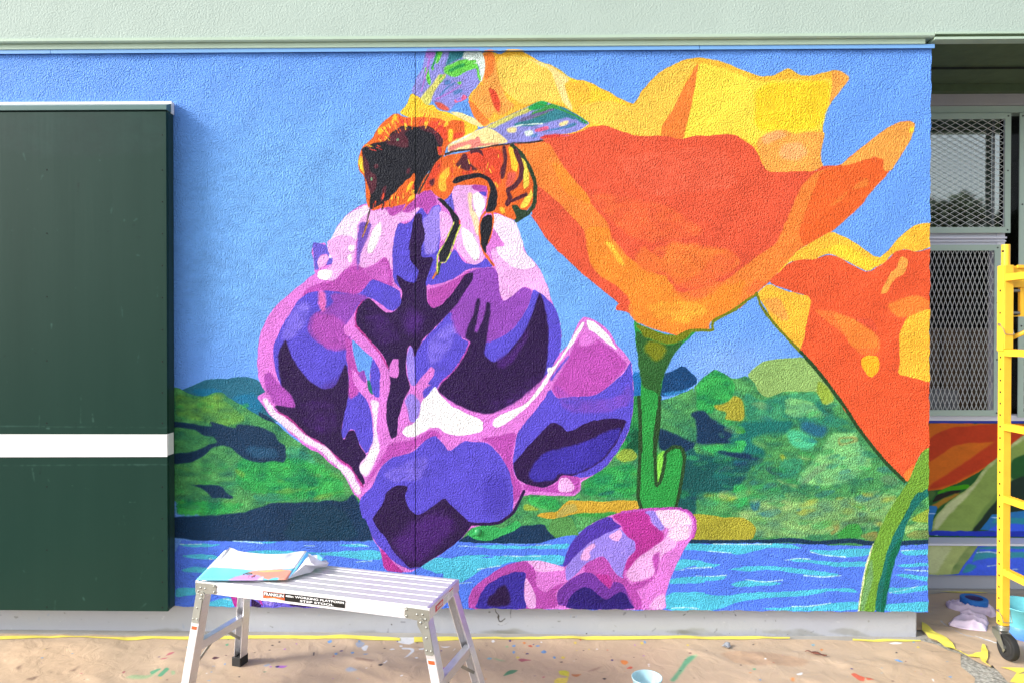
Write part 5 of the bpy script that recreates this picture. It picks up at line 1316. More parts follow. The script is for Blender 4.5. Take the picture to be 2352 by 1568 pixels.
# ------------------------------------------------------------------ pale green wall above
U_ = thing('upper_wall', 'pale green stucco wall band overhanging the top of the mural', 'wall', (0, 0, 0))
FY = -.032
mb = MB(); mb.box(-3.3, 4.6, FY, .10, 2.965, 4.2); build('stucco_band', mb, M['green_stucco'], U_)
mb = MB(); mb.prism([(FY - .006, 2.952), (FY - .006, 2.9655), (FY - .0005, 2.9675), (.2, 2.9645), (.2, 2.955), (FY + .004, 2.946), (FY, 2.946)], -3.3, 1.99, 'x'); build('drip_edge', mb, M['green_trim'], U_)
mb = MB(); mb.box(-3.3, 1.985 - .03, -.019, .10, 2.9205, 2.9455); build('recessed_trim', mb, M['green_trim'], U_)
mb = MB(); mb.box(1.992, 4.6, FY - .008, .0, 2.9585, 2.9675); build('stucco_bead', mb, M['green_trim'], U_)
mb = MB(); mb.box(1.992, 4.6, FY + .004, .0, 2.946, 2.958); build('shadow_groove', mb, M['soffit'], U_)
mb = MB(); mb.prism([(FY - .004, 2.934), (FY - .004, 2.9455), (.02, 2.9455), (.02, 2.934)], 1.992, 4.6, 'x'); build('lower_bead', mb, M['green_trim'], U_)
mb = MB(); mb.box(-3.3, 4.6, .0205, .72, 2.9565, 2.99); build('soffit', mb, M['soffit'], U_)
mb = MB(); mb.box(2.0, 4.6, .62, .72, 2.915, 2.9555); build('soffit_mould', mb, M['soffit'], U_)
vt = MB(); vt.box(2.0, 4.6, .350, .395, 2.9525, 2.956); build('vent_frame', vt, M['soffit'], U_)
vt = MB()
for i in range(200): vt.box(2.005 + i * .012, 2.012 + i * .012, .356, .388, 2.9505, 2.9522)
build('vent_slot', vt, M['hole'], U_, kind='stuff')

# ------------------------------------------------------------------ recess wall with its painted sill wall
RY = .70
def wz(y, Y=RY, x=2230): return float(on_wall(x, y, Y)[2])
def wx(x, Y=RY, y=700): return float(on_wall(x, y, Y)[0])
RW = thing('recess_wall', 'set-back window wall beside the mural, its low part painted with orange petals and a green stem', 'wall', (0, 0, 0))
ruv = lambda v: ((v.x - RX0) / (RX1 - RX0), 1 - (RZ1 - v.z) / (RZ1 - RZ0))
z_sill = wz(965); z_ledge = float(on_wall(2200, 1246, .60)[2]); z_st = float(on_wall(2200, 1320, .60)[2])
mb = MB(); mb.box(1.96, 4.1, RY, RY + .15, z_ledge - .01, z_sill); o = build('painted_sill_wall', mb, M['rup'], RW); uv_from(o, ruv)
mb = MB(); mb.box(1.96, 4.1, .60, RY + .15, z_st, z_ledge - .0125); o = build('painted_stucco', mb, M['rlow'], RW); uv_from(o, ruv)
mb = MB(); mb.prism([(.588, z_ledge - .012), (.588, z_ledge), (RY - .001, z_ledge + .004), (RY - .001, z_ledge - .012)], 1.96, 4.1, 'x'); build('metal_ledge', mb, M['lav'], RW)
mb = MB(); mb.box(1.96, 4.1, .625, RY + .15, -.02, z_st + .004); o = build('grey_base', mb, M['plinth'], RW); uv_from(o, lambda v: (.6, .3))
mb = MB(); mb.box(1.96, 4.1, .598, .64, -.01, .03); o = build('grey_kerb', mb, M['concrete'], RW)
zl0, zl1 = wz(246), wz(198)
mb = MB(); mb.box(1.96, 4.1, RY - .03, RY + .15, zl0, 2.956); build('lintel', mb, M['lintel'], RW)
# frames: head, mullion, transom, bottom rail
zh = wz(262)
mb = MB(); mb.box(1.96, 4.1, RY - .02, RY + .05, zh, zl0 - .002); build('window_head', mb, M['sage'], RW)
zt0, zt1 = wz(563), wz(536)
mb = MB(); mb.box(1.96, 2.80, RY + .004, RY + .06, zt0 - .01, zt1 + .01); build('transom', mb, M['lav'], RW)
mb = MB(); mb.box(1.96, wx(2308), RY - .014, RY + .003, wz(549), wz(545)); mb.box(1.96, wx(2308), RY - .008, RY + .003, wz(556), wz(553)); build('transom_lip', mb, M['lav'], RW)
mb = MB(); mb.box(wx(2288), 2.845, RY, RY + .07, z_sill, zt1); mb.box(wx(2309), 2.845, RY, RY + .018, zt1, zh - .001); build('mullion', mb, M['lav'], RW)
zb0 = wz(953)
mb = MB(); mb.box(1.96, 4.1, RY - .012, RY + .07, z_sill + .001, zb0 + .002); build('window_sill', mb, M['lav'], RW)
mb = MB(); mb.box(1.96, 4.1, RY - .004, RY + .1, z_sill - .014, z_sill - .0005); build('blue_bead', mb, material('blue_bead', (40, 60, 190), rough=.5, gain=.8), RW)
# panes
for x0, x1, z0, z1 in ((1.97, wx(2310) + .045, zt1, zh), (1.97, wx(2292), zb0, zt0), (2.85, 3.6, zb0, zh)):
    mb = MB(); mb.box(x0, x1, RY + .058, RY + .062, z0, z1); build('pane', mb, M['glass_sky'] if z1 > 2.5 and x0 < 2 else M['glass'], RW)

def screen(x0, x1, z0, z1, y, dx, dz, fw, label, bolts):
    t = thing('security_screen', label, 'window screen', (x0, y, z0), group='expanded metal window screens')
    w, h = x1 - x0, z1 - z0
    mb = MB(); mb.box(0, w, -.006, .0, 0, fw); mb.box(0, w, -.006, .0, h - fw, h); mb.box(w - fw, w, -.0058, .0, fw, h - fw); mb.box(0, fw, -.0058, .0, fw, h - fw)
    build('screen_frame', mb, M['sage'], t)
    mb = MB(); iw0, iw1, ih0, ih1 = fw * .8, w - fw * .8, fw * .8, h - fw * .8
    # expanded metal: zigzag strands that touch at short flat knuckles
    th, dp = .0024, .0022
    nrow = int((ih1 - ih0) / (dz / 2)) + 1; ncol = int((iw1 - iw0) / (dx / 2)) + 1
    for j in range(nrow):
        for i in range(ncol):
            s = 1 if (i + j) % 2 == 0 else -1
            xa, xb = iw0 + i * dx / 2, min(iw0 + (i + 1) * dx / 2, iw1)
            za, zb_ = ih0 + j * dz / 2, min(ih0 + (j + 1) * dz / 2, ih1)
            if xb - xa < .003 or zb_ - za < .003: continue
            if s < 0: za, zb_ = zb_, za
            kx = (xb - xa) * .10; kz = (zb_ - za) * .10
            p, q = Vector((xa - kx * 0, .004, za)), Vector((xb, .004, zb_))
            d = (q - p).normalized(); nn = Vector((-d.z, 0, d.x)) * th / 2; dd = Vector((0, dp / 2, 0))
            vs = [p - nn - dd, p + nn - dd, q + nn - dd, q - nn - dd, p - nn + dd, p + nn + dd, q + nn + dd, q - nn + dd]
            mb.add(vs, [(0, 1, 2, 3), (0, 4, 5, 1), (3, 2, 6, 7), (0, 3, 7, 4), (1, 5, 6, 2)])
    build('wire_mesh', mb, M['wire'], t, kind='stuff')
    b0 = None
    for bx, bz in bolts:
        if b0 is None:
            bm_ = MB(); bm_.dome((0, -.006, 0), (0, -1, 0), .0055, .004, 8, 2); b0 = build('screw', bm_, M['screw'], t); b0.location = (bx, 0, bz)
        else: twin(b0, t, (bx, 0, bz))
    return t
sx1 = wx(2312); h1 = wz(264) - wz(537)
screen(1.95, sx1, wz(537), wz(264), RY - .022, .0625, .0345, .034, 'upper metal mesh screen with wide flat diamonds over the pale window', [(sx1 - 1.95 - .017, .017), (sx1 - 1.95 - .017, h1 * .52), (sx1 - 1.95 - .017, h1 - .017), (.27, .017), (.28, h1 - .017)])
sx2 = wx(2290); h2 = wz(564) - wz(953)
screen(1.95, sx2, wz(953), wz(564), RY - .022, .0262, .0765, .034, 'lower metal mesh screen with tall narrow diamonds over the dark window', [(sx2 - 1.95 - .017, .017), (sx2 - 1.95 - .017, h2 * .33), (sx2 - 1.95 - .017, h2 * .66), (sx2 - 1.95 - .017, h2 - .017), (.27, .017), (.27, h2 - .017)])
sx3 = wx(2332); h3 = wz(264) - wz(956)
screen(sx3, sx3 + .75, wz(956), wz(264), RY - .022, .0262, .0765, .034, 'tall metal mesh screen at the edge behind the yellow scaffold', [(.017, h3 * .3), (.017, h3 * .7), (.017, h3 - .017), (.017, h3 * .48)])
# room behind the glass
RM = thing('room_behind_window', 'dim room with brown cabinets seen through the window screens', 'room', (1.5, .9, 0))
mb = MB(); x0, x1, y0, y1, z0, z1 = 1.5, 4.1, .88, 4.0, .3, 2.95
mb.add([(x0, y1, z0), (x1, y1, z0), (x1, y1, z1), (x0, y1, z1)], [(0, 1, 2, 3)]); mb.add([(x0, y0, z0), (x0, y1, z0), (x0, y1, z1), (x0, y0, z1)], [(0, 1, 2, 3)])
mb.add([(x1, y0, z0), (x1, y1, z0), (x1, y1, z1), (x1, y0, z1)], [(0, 1, 2, 3)]); mb.add([(x0, y0, z0), (x1, y0, z0), (x1, y1, z0), (x0, y1, z0)], [(0, 1, 2, 3)]); mb.add([(x0, y0, z1), (x1, y0, z1), (x1, y1, z1), (x0, y1, z1)], [(0, 1, 2, 3)])
build('room_shell', mb, M['dark'], RM, world=True)
mb = MB(); mb.box(1.9, wx(2290) + .05, RY + .075, RY + .08, zt1 + .02, 2.9); build('roller_blind', mb, M['blind'], RM, world=True)
for i in range(5):
    mb = MB(); a = 2.25 + i * .19; mb.box(a, a + .165, 1.25, 1.6, .9, 1.55); build('cabinet_door', mb, M['wood'], RM, world=True)
mb = MB(); mb.box(2.42, 2.72, .92, 1.1, 1.02, 1.16); build('pale_box', mb, M['grey_box'], RM, world=True)
mb = MB(); mb.box(2.0, 2.32, .95, 1.15, 1.02, 1.20); build('pale_box', mb, M['grey_box'], RM, world=True)

# ------------------------------------------------------------------ trees across the yard, seen reflected in the upper pane
M['foliage'] = material('dark_foliage', (58, 74, 44), rough=.6, var=.3, vscale=2)
M['bark'] = material('tree_bark', (88, 74, 60), rough=.9)
_tr = random.Random(3)
def tree(x, y, h, wd, label):
    t = thing('yard_tree', label, 'tree', (x, y, 0), group='trees reflected in the window')
    mb = MB(); mb.tube((0, 0, 0), (.1, 0, h * .75), .22, 10, .08)
    for i in range(9):
        a = _tr.uniform(0, 6.28); z = h * _tr.uniform(.35, .75); mb.tube((.05, 0, z), (math.cos(a) * wd * .6, math.sin(a) * wd * .6, z + h * .14), .06, 6, .02)
    build('trunk', mb, M['bark'], t)
    mb = MB(); cl = [(_tr.gauss(0, wd * .38), _tr.gauss(0, wd * .38), h * _tr.uniform(.42, .93), _tr.uniform(.35, .8)) for i in range(26)]
    for cx_, cy2, cz, r in cl:
        for k in range(70):
            d = Vector((_tr.gauss(0, 1), _tr.gauss(0, 1), _tr.gauss(0, 1))).normalized() * r * _tr.uniform(.5, 1.05); c = Vector((cx_, cy2, cz)) + d
            a = Vector((_tr.gauss(0, 1), _tr.gauss(0, 1), _tr.gauss(0, 1))).normalized() * .13; b = a.orthogonal().normalized() * .09
            mb.add([c - a - b, c + a - b, c + a + b, c - a + b], [(0, 1, 2, 3)])
    build('crown', mb, M['foliage'], t)
tree(16.6, -22, 7.1, 1.5, 'dark tree reflected low in the left part of the upper window pane')
tree(18.9, -22.5, 6.9, 1.9, 'broader dark tree reflected low in the right part of the upper window pane')

# ------------------------------------------------------------------ green board with white stripe
BX = -1.745; BF = -.072
zc = lambda y, Y, x=200: float(on_wall(x, y, Y)[2])
B = thing('rebound_board', 'tall dark green board with a white stripe, fixed on the wall left of the blossom', 'board', (BX, 0, 0))
bz0 = zc(1402, BF); bz1 = zc(254, BF)
mb = MB(); mb.box(-3.3, BX - .001, BF + .001, BF + .018, bz0, zc(257, BF)); o = build('board_face', mb, M['board'], B, world=True, bevel=.0015); uv_from(o, lambda v: ((v.x + BX + 2.75) * 300 / 320, 1 - (2.75 - v.z) * 300 / 800))
mb = MB(); mb.box(-3.3, BX, BF + .0185, -.006, bz0 + .004, zc(254, BF)); build('board_edge', mb, M['board_side'], B, world=True)
mb = MB(); mb.prism([(BF - .004, zc(253.5, BF)), (BF - .004, zc(243, BF)), (-.03, zc(240, -.03)), (-.03, zc(253.5, BF))], -3.3, BX + .002, 'x'); build('metal_cap', mb, M['board_cap'], B, world=True)
mb = MB(); mb.box(-3.3, BX + .004, -.0295, -.004, zc(262, -.03), zc(234, -.03)); build('white_backing', mb, M['white'], B, world=True)
s0, s1 = zc(1050, BF), zc(997, BF)
mb = MB(); mb.prism([(-3.3, s0 - .003), (BX - .0002, s0 + .006), (BX - .0002, s1 + .002), (-3.3, s1 - .001)], BF - .002, BF + .0008, 'y'); build('white_stripe', mb, M['white'], B, world=True)
mb = MB(); mb.box(BX + .0003, BX + .003, BF + .002, -.018, s0 + .012, s1 + .004); build('stripe_return', mb, M['white'], B, world=True)
first = None
for col, ys in ((113.5, [415, 570, 725, 880, 1032, 1187, 1342, 1481]), (261, [1486, 263]), (395.5, [330, 415.5, 493, 571, 649, 727, 805, 882, 958, 1032, 1110, 1188, 1265, 1343, 1420, 1482])):
    for y in ys:
        p = on_wall(col * .9408, y * .9408, BF - .001)
        if first is None:
            mb = MB(); mb.lathe((0, 0, 0), [(.0001, .0012), (.0022, .0012), (.0036, 0), (.0040, -.001)], 10)
            mb.v = [(a, -c, b) for a, b, c in mb.v]
            first = build('screw', mb, M['hole'], B)
            first.location = (p[0] - BX, BF + .0008, p[2])
        else: twin(first, B, (p[0] - BX, BF + .0008, p[2]))

# ------------------------------------------------------------------ step stool
ST = thing('step_stool', 'aluminium folding work platform standing on the brown paper in front of the blossom', 'step stool', (-.7995, -.6185, 0), R(-15))
HL, HW, ZP = .513, .1525, .500
def to_local(t, p):
    return t_inv[t.name] @ Vector(p)
t_inv = {ST.name: (Matrix.Translation(ST.location) @ Matrix.Rotation(R(-15), 4, 'Z')).inverted()}
def hit_local(t, x, y, axis, val):
    """point of a thing's own plane (axis = val) seen along a line of sight"""
    inv = t_inv[t.name]; e = inv @ Vector(EYE); d = (inv.to_3x3() @ Vector(ray(x, y)))
    k = (val - e[axis]) / d[axis]; return e + d * k
prof = []; yy = -HW + .012
prof.append((-HW + .003, ZP)); prof.append((-HW + .010, ZP)); prof.append((-HW + .011, ZP - .003))
k = 0; y = -HW + .016
while y < HW - .03:
    prof += [(y, ZP - .003), (y + .001, ZP - .0012), (y + .0455, ZP - .0012), (y + .046, ZP - .0058)]
    prof += [(y + .0505, ZP - .0058)]
    y += .051
prof += [(HW - .011, ZP - .003), (HW - .010, ZP), (HW - .003, ZP), (HW - .003, ZP - .014), (-HW + .003, ZP - .014)]
mb = MB(); mb.prism(prof, -HL + .004, HL - .004, 'x'); build('deck', mb, M['alu_top'], ST)
for s in (-1, 1):
    o_ = s * HW; i_ = s * (HW - .0028)
    pr_ = [(i_, ZP - .001), (o_ - s * .0006, ZP - .001), (o_, ZP - .003), (o_, ZP - .011), (o_ - s * .0015, ZP - .0125), (o_ - s * .0015, ZP - .0185), (o_, ZP - .020), (o_, ZP - .036), (o_ - s * .0012, ZP - .0375), (o_ - s * .0012, ZP - .041), (o_, ZP - .0425), (o_, ZP - .046), (i_, ZP - .046)]
    if s > 0: pr_ = pr_[::-1]
    mb = MB(); mb.prism(pr_, -HL, HL, 'x'); build('side_rail', mb, M['alu_top'], ST)
for s in (-1, 1):
    mb = MB(); mb.box(s * HL - .002, s * HL + .002, -HW - .0015, HW + .0015, ZP - .042, ZP + .0022); mb.box(min(s * HL, s * (HL - .012)), max(s * HL, s * (HL - .012)), -HW, HW, ZP + .0004, ZP + .0022)
    build('end_cap', mb, M['alu'], ST, bevel=.001)
splay = {(1, -1): (.11, .035), (1, 1): (.13, .03), (-1, -1): (.062, .037), (-1, 1): (.058, .035)}
legs = {}
for (sx, sy), (ax, ay) in splay.items():
    top = Vector((sx * (HL - .022), sy * (HW - .022), ZP - .048)); foot = Vector((sx * (HL - .022 + ax), sy * (HW - .022 + ay), .012))
    d = (top - foot).normalized()
    # C channel open towards the other leg of the pair
    wx_, dy_, th = .036, .046, .0028
    q = [(-wx_ / 2, -sy * dy_ / 2), (-wx_ / 2, sy * dy_ / 2), (wx_ / 2, sy * dy_ / 2), (wx_ / 2, -sy * dy_ / 2), (wx_ / 2 - th, -sy * dy_ / 2), (wx_ / 2 - th, sy * (dy_ / 2 - th)), (-wx_ / 2 + th, sy * (dy_ / 2 - th)), (-wx_ / 2 + th, -sy * dy_ / 2)]
    n = len(q); vs = [foot + Vector((a, b, 0)) for a, b in q] + [top + Vector((a, b, 0)) for a, b in q]
    mb = MB(); mb.add(vs, [(i, (i + 1) % n, (i + 1) % n + n, i + n) for i in range(n)]); mb.add([vs[i] for i in range(n)], [tuple(range(n))]); mb.add([vs[n + i] for i in range(n)], [tuple(range(n))])
    lg = build('leg', mb, M['alu'], ST); legs[(sx, sy)] = (lg, foot, top)
    mb = MB(); f0 = foot + Vector((0, 0, -.012)); mb.box(f0.x - .023, f0.x + .023, f0.y - .028, f0.y + .028, .006, .050); build('rubber_foot', mb, M['rubber'], lg, bevel=.003)
    def at(z, sx=sx, sy=sy, foot=foot, top=top): return foot + (top - foot) * ((z - foot.z) / (top.z - foot.z))
    # hinge plate down the outside of the leg with its rivets
    yo = sy * (dy_ / 2 + .0012)
    c0, c1 = at(.445), at(.345)
    pts = [(c0.x - .017, .452), (c0.x + .017, .452), (c1.x + .017, .340), (c1.x + .012, .334), (c1.x - .012, .334), (c1.x - .017, .340)]
    mb = MB(); mb.prism(pts, 0, sy * .0024, 'y'); mb.v = [(a, b + c0.y + yo + (c1.y - c0.y) * (c0.z - c) / (c0.z - c1.z), c) for a, b, c in mb.v]
    hp = build('hinge_plate', mb, M['steel'], lg)
    mb = MB()
    for dx, z in ((.008, .432), (0, .395), (-.009, .350), (.009, .350)):
        c = at(z); mb.dome((c.x + dx, c.y + yo + sy * .0022, z), (0, sy, 0), .0045, .003, 10, 3)
    build('rivet', mb, M['steel'], hp, kind='stuff', smooth=True)
    # bracket on the rail
    x0 = sx * HL; x1 = sx * (HL - .098); ysf = sy * (HW + .0002)
    pts = [(x0, ZP - .006), (x1 + sx * .006, ZP - .004), (x1, ZP - .010), (x1, ZP - .038), (x1 + sx * .006, ZP - .044), (sx * (HL - .045), ZP - .048), (sx * (HL - .04), ZP - .062), (sx * (HL - .022), ZP - .066), (sx * (HL - .006), ZP - .056), (x0, ZP - .044)]
    mb = MB(); mb.prism(pts, ysf, ysf + sy * .0026, 'y'); br = build('bracket', mb, M['steel'], ST)
    mb = MB()
    for dx, dz in ((.090, .012), (.090, .036), (.048, .026), (.026, .024), (.014, .040)): mb.dome((sx * (HL - dx), ysf + sy * .0026, ZP - dz), (0, sy, 0), .0046, .003, 10, 3)
    mb.dome((sx * (HL - .032), ysf + sy * .0026, ZP - .054), (0, sy, 0), .0065, .006, 12, 3)
    build('rivet', mb, M['steel'], br, kind='stuff', smooth=True)
    mb = MB(); cx0 = sx * (HL - .032)
    mb.prism([(cx0 + .015 * math.cos(t) , ZP - .054 + .015 * math.sin(t)) for t in [R(10 + 20 * i) for i in range(10)]] + [(cx0 - .013, ZP - .066), (cx0 + sx * .006, ZP - .098), (cx0 + .014, ZP - .062)], ysf + sy * .0027, ysf + sy * .0048, 'y')
    build('hinge_tongue', mb, M['steel'], ST)
def legp(sx, sy, z):
    _, foot, top = legs[(sx, sy)]; return foot + (top - foot) * ((z - foot.z) / (top.z - foot.z))
for s in (-1, 1):
    a, b = legp(s, -1, .225), legp(s, 1, .225)
    mb = MB(); mb.bar(a + Vector((0, .0, 0)), b, .030, .036); build('cross_bar', mb, M['alu'], ST, bevel=.001)
    mid = (a + b) / 2
    for sy in (-1, 1):
        e = legp(s, sy, .135); mb = MB(); mb.bar(mid + Vector((0, sy * .05, -.020)), e + Vector((0, -sy * .012, 0)), .0025, .012, up=(0, 0, 1)); build('brace_strap', mb, M['steel'], ST)
        mb = MB(); mb.dome((e.x + s * .019, e.y, .225), (s, 0, 0), .004, .002, 8, 2); build('rivet', mb, M['steel'], ST, smooth=True)
# stickers
def rail_x(fr, x, y): return hit_local(ST, *px(fr, x, y), 1, -HW)
ys = -HW - .0004
def sticker(name, x0, x1, z0, z1, mat, th=.0006, y=ys, parent=ST, label=None):
    mb = MB(); mb.box(x0, x1, y - th, y, z0, z1); return build(name, mb, mat, parent, label=label)
xa, xb, xc = rail_x('T', 952, 600).x, rail_x('T', 1176, 620).x, rail_x('U', 203, 620).x
zlo, zhi = ZP - .0362, ZP - .0075
st = sticker('black_sticker', xb, xc, zlo, zhi, M['black_label'])
badge = MB(); badge.prism([(xa, zhi - .001), (xb - .001, zhi - .001), (xb - .0008, zlo + .001), ((xa + xb) / 2, zlo + .0055), (xa, zlo + .001)], ys - .0006, ys, 'y'); bd = build('badge', badge, M['orange_label'], ST)
mb = MB(); mb.prism([(xa + .001, zhi - .002), (xb - .002, zhi - .002), (xb - .002, zlo + .011), ((xa + xb) / 2, zlo + .0095), (xa + .001, zlo + .011)], ys - .0008, ys - .0006, 'y'); build('badge_field', mb, M['black_label'], bd)
mb = MB(); mb.prism([(xa + .004, zlo + .0085), ((xa + xb) / 2, zlo + .0065), (xb - .005, zlo + .0085), (xb - .006, zlo + .0045), ((xa + xb) / 2, zlo + .0085), (xa + .006, zlo + .0045)][:3] + [((xa + xb) / 2, zlo + .0095)], ys - .0010, ys - .0006, 'y'); build('badge_swoosh', mb, M['orange2'], bd)
def lettering(text, width, height, mat, parent, mtx, name='lettering', bold=.02, depth=.0003):
    cu = bpy.data.curves.new(name, 'FONT'); cu.body = text; cu.size = 1.0; cu.offset = bold; cu.extrude = 0; cu.space_character = 1.02; cu.resolution_u = 4
    tmp = link(bpy.data.objects.new('tmp', cu))
    dg = bpy.context.evaluated_depsgraph_get(); dg.update()
    me = bpy.data.meshes.new_from_object(tmp.evaluated_get(dg))
    bpy.data.objects.remove(tmp)
    co = np.array([v.co[:] for v in me.vertices]); mn, mx = co.min(0), co.max(0)
    for v in me.vertices:
        x = (v.co.x - mn[0]) / (mx[0] - mn[0]) * width; yv = (v.co.y - mn[1]) / (mx[1] - mn[1]) * height
        v.co = mtx @ Vector((x, 0, yv))
    me.materials.clear(); me.materials.append(mat)
    ob = link(bpy.data.objects.new(name, me)); ob.parent = parent
    return ob
lettering('FRANKLIN', (xb - xa) - .008, .0125, M['white_label'], bd, Matrix.Translation((xa + .004, ys - .0012, zhi - .0165)), bold=.035)
lettering('40in WORKING PLATFORM', (xc - xb) - .008, .0085, M['white_label'], st, Matrix.Translation((xb + .004, ys - .0012, zhi - .0125)), bold=.03)
lettering('STEP STOOL', (xc - xb) * .56, .0085, M['white_label'], st, Matrix.Translation((xb + (xc - xb) * .26, ys - .0012, zlo + .0030)), bold=.03)
# end cap stickers: red DANGER plate and two white notices
def endm(y, z): return Matrix.Translation((HL + .0030, y, z)) @ Matrix.Rotation(R(90), 4, 'Z')
ya, yb = -HW + .052, -HW + .145
mb = MB(); mb.box(HL + .002, HL + .0024, ya, ya + .078, ZP - .034, ZP - .010); dn = build('danger_sticker', mb, M['red_label'], ST)
lettering('DANGER', .058, .013, M['white_label'], dn, endm(ya + .014, ZP - .0285), bold=.03)
mb = MB(); mb.box(HL + .002, HL + .0024, ya + .0785, ya + .135, ZP - .036, ZP - .010); wn1 = build('notice_sticker', mb, M['white_label'], ST)
mb = MB()
for i in range(6): mb.box(HL + .0024, HL + .0026, ya + .082, ya + .131 - .006 * (i % 3), ZP - .0150 - i * .0036, ZP - .0138 - i * .0036)
build('notice_text', mb, M['ink'], wn1)
mb = MB(); mb.box(HL + .002, HL + .0024, ya + .140, ya + .185, ZP - .037, ZP - .002); wn2 = build('notice_sticker', mb, M['white_label'], ST)
mb = MB(); mb.box(HL + .0024, HL + .0026, ya + .142, ya + .183, ZP - .009, ZP - .004); build('red_heading', mb, M['red_label'], wn2)
mb = MB()
for i in range(6): mb.box(HL + .0024, HL + .0026, ya + .144, ya + .181 - .005 * (i % 2), ZP - .0150 - i * .0034, ZP - .0138 - i * .0034)
build('notice_text', mb, M['ink'], wn2)
# leg labels
for sx, top_z, low_z in ((1, .318, .06), (-1, .322, .120)):
    a, b = legp(sx, -1, top_z), legp(sx, -1, low_z); yf = -.0233
    def quad(z0, z1, x0, x1, off, sx=sx, yf=yf):
        p, q = legp(sx, -1, z0), legp(sx, -1, z1)
        mb = MB(); mb.add([(p.x + x0, p.y + yf - off, z0), (p.x + x1, p.y + yf - off, z0), (q.x + x1, q.y + yf - off, z1), (q.x + x0, q.y + yf - off, z1)], [(0, 1, 2, 3)]); return mb
    lb = build('leg_label', quad(low_z, top_z, -.0145, .0145, .0005), M['white_label'], legs[(sx, -1)][0])
    build('orange_heading', quad(top_z - .016, top_z - .002, -.013, .013, .0009), M['orange_label'], lb)
    tx = MB()
    n_l = 30 if sx > 0 else 18
    for i in range(n_l):
        z = top_z - .024 - i * .0072 if sx > 0 else .225 - i * .0052
        if z < low_z + .006: break
        q = quad(z - .0012, z, -.009 + .002 * (i % 3 == 2), .009 - .003 * (i % 4 == 1), .0009); tx.add(q.v, q.f)
    build('label_text', tx, M['ink'], lb)
p = legp(-1, -1, .262)
lettering('A', .009, .013, M['pencil'], legs[(-1, -1)][0], Matrix.Translation((p.x - .004, p.y - .0246, .256)), name='handwritten_letter', bold=-.01)

# ------------------------------------------------------------------ printed sheet and crumpled paper lying on the platform
def P3(fr, x, y, z): return Vector(on_ground(*px(fr, x, y), z))
SH_TOP = [(556, 176), (575, 176), (600, 152), (640, 160), (690, 186), (760, 198), (830, 206), (920, 214), (1000, 219), (1100, 219), (1200, 215), (1270, 200), (1340, 190), (1408, 187)]
def lerp_curve(c, t):
    s = t * (len(c) - 1); i = min(int(s), len(c) - 2); f = s - i; return (c[i][0] * (1 - f) + c[i + 1][0] * f, c[i][1] * (1 - f) + c[i + 1][1] * f)
mb = MB(); NU, NV = 26, 14; vs = []
sheet_uv = []
for j in range(NV + 1):
    for i in range(NU + 1):
        u, v = i / NU, j / NV
        tx_, ty_ = lerp_curve(SH_TOP, u); bx_, by_ = 250 + 950 * u, 490 - 3 * u + 5 * math.sin(u * math.pi)
        x = bx_ + (tx_ - bx_) * v; y = by_ + (ty_ - by_) * v
        z = .5085 + .060 * v ** 1.3 + .006 * math.sin(u * 5) * v + (.003 * (1 - v))
        vs.append(P3('T', x, y, z)); sheet_uv.append((x, y))
n = NU + 1
mb.add(vs, [(j * n + i, j * n + i + 1, (j + 1) * n + i + 1, (j + 1) * n + i) for j in range(NV) for i in range(NU)])
SHEET = '''
s T 240,500 240,470 385,355 560,362 700,372 850,390 1050,380 1200,372 1300,366 1300,500
v:3 T 560,500 640,462 720,440 760,432 880,440 960,470 950,500
z:3 T 780,410 880,392 1100,378 1230,386 1250,400 1200,500 1120,492 1060,470 1010,488 960,470 900,440 800,425
w:2 T 900,470 960,450 940,500 880,500
s:1 T 1005,500 1020,478 1080,462 1120,468 1110,482 1060,500
y:2 T 860,398 960,392 1120,384 1210,390 1100,402 960,406
$k:2 T 745,430 790,415 830,420
$k:1 T 760,420 800,436 835,426
$r:1 T 798,462 805,440
$r:1 T 820,455 870,436
$k:1 T 832,462 866,440 855,458
$g:.5 T 392,356 560,363 700,372 850,392 1050,380 1200,372 1290,366
'''
PS = {'s': (118, 206, 232), 'v': (206, 160, 226), 'z': (244, 158, 138), 'w': (220, 214, 250), 'y': (250, 204, 132), 'k': (96, 70, 70), 'r': (220, 90, 90), 'g': (170, 172, 178)}
SW, SHH = 520, 180
img_sheet = paint('printed sheet', SW, SHH, lambda x, y: ((x - px('T', 240, 0)[0]) / (px('T', 1420, 0)[0] - px('T', 240, 0)[0]) * SW, (y - px('T', 0, 145)[1]) / (px('T', 0, 505)[1] - px('T', 0, 145)[1]) * SHH), (252, 252, 254), SHEET, PS, 2.0, seed=21, wob=.4, var=(.01, .01, .01))
M['sheet'] = material('printed_sheet', None, rough=.6, image=img_sheet, gain=.86)
PT = thing('printed_sheet', 'printed white and sky blue sketch drooping over the left end of the platform', 'paper', tuple(P3('T', 725, 490, .508)))
o = build('sheet', mb, M['sheet'], PT, world=True, smooth=True, solid=.0008)
uvl = o.data.uv_layers.new(name='UVMap')
for l in o.data.loops:
    x, y = sheet_uv[l.vertex_index]; uvl.data[l.index].uv = ((x - 240) / 1180, 1 - (y - 145) / 360)
CP = thing('crumpled_paper', 'crumpled white paper with a blue corner, sticking out right of the printed sheet', 'paper', tuple(P3('T', 1400, 420, .505)))
cv = {'a': (1200, 484, .507), 'b': (1412, 214, .552), 'c': (1560, 242, .545), 'd': (1636, 312, .520), 'e': (1612, 352, .506), 'f': (1500, 362, .512), 'g': (1448, 410, .505), 'h': (1350, 434, .507), 'i': (1385, 330, .548), 'j': (1300, 400, .532), 'k': (1490, 338, .545), 'l': (1445, 306, .552), 'm': (1500, 262, .540)}
mb = MB(); keys = list(cv); mb.v = [tuple(P3('T', *cv[q])) for q in keys]
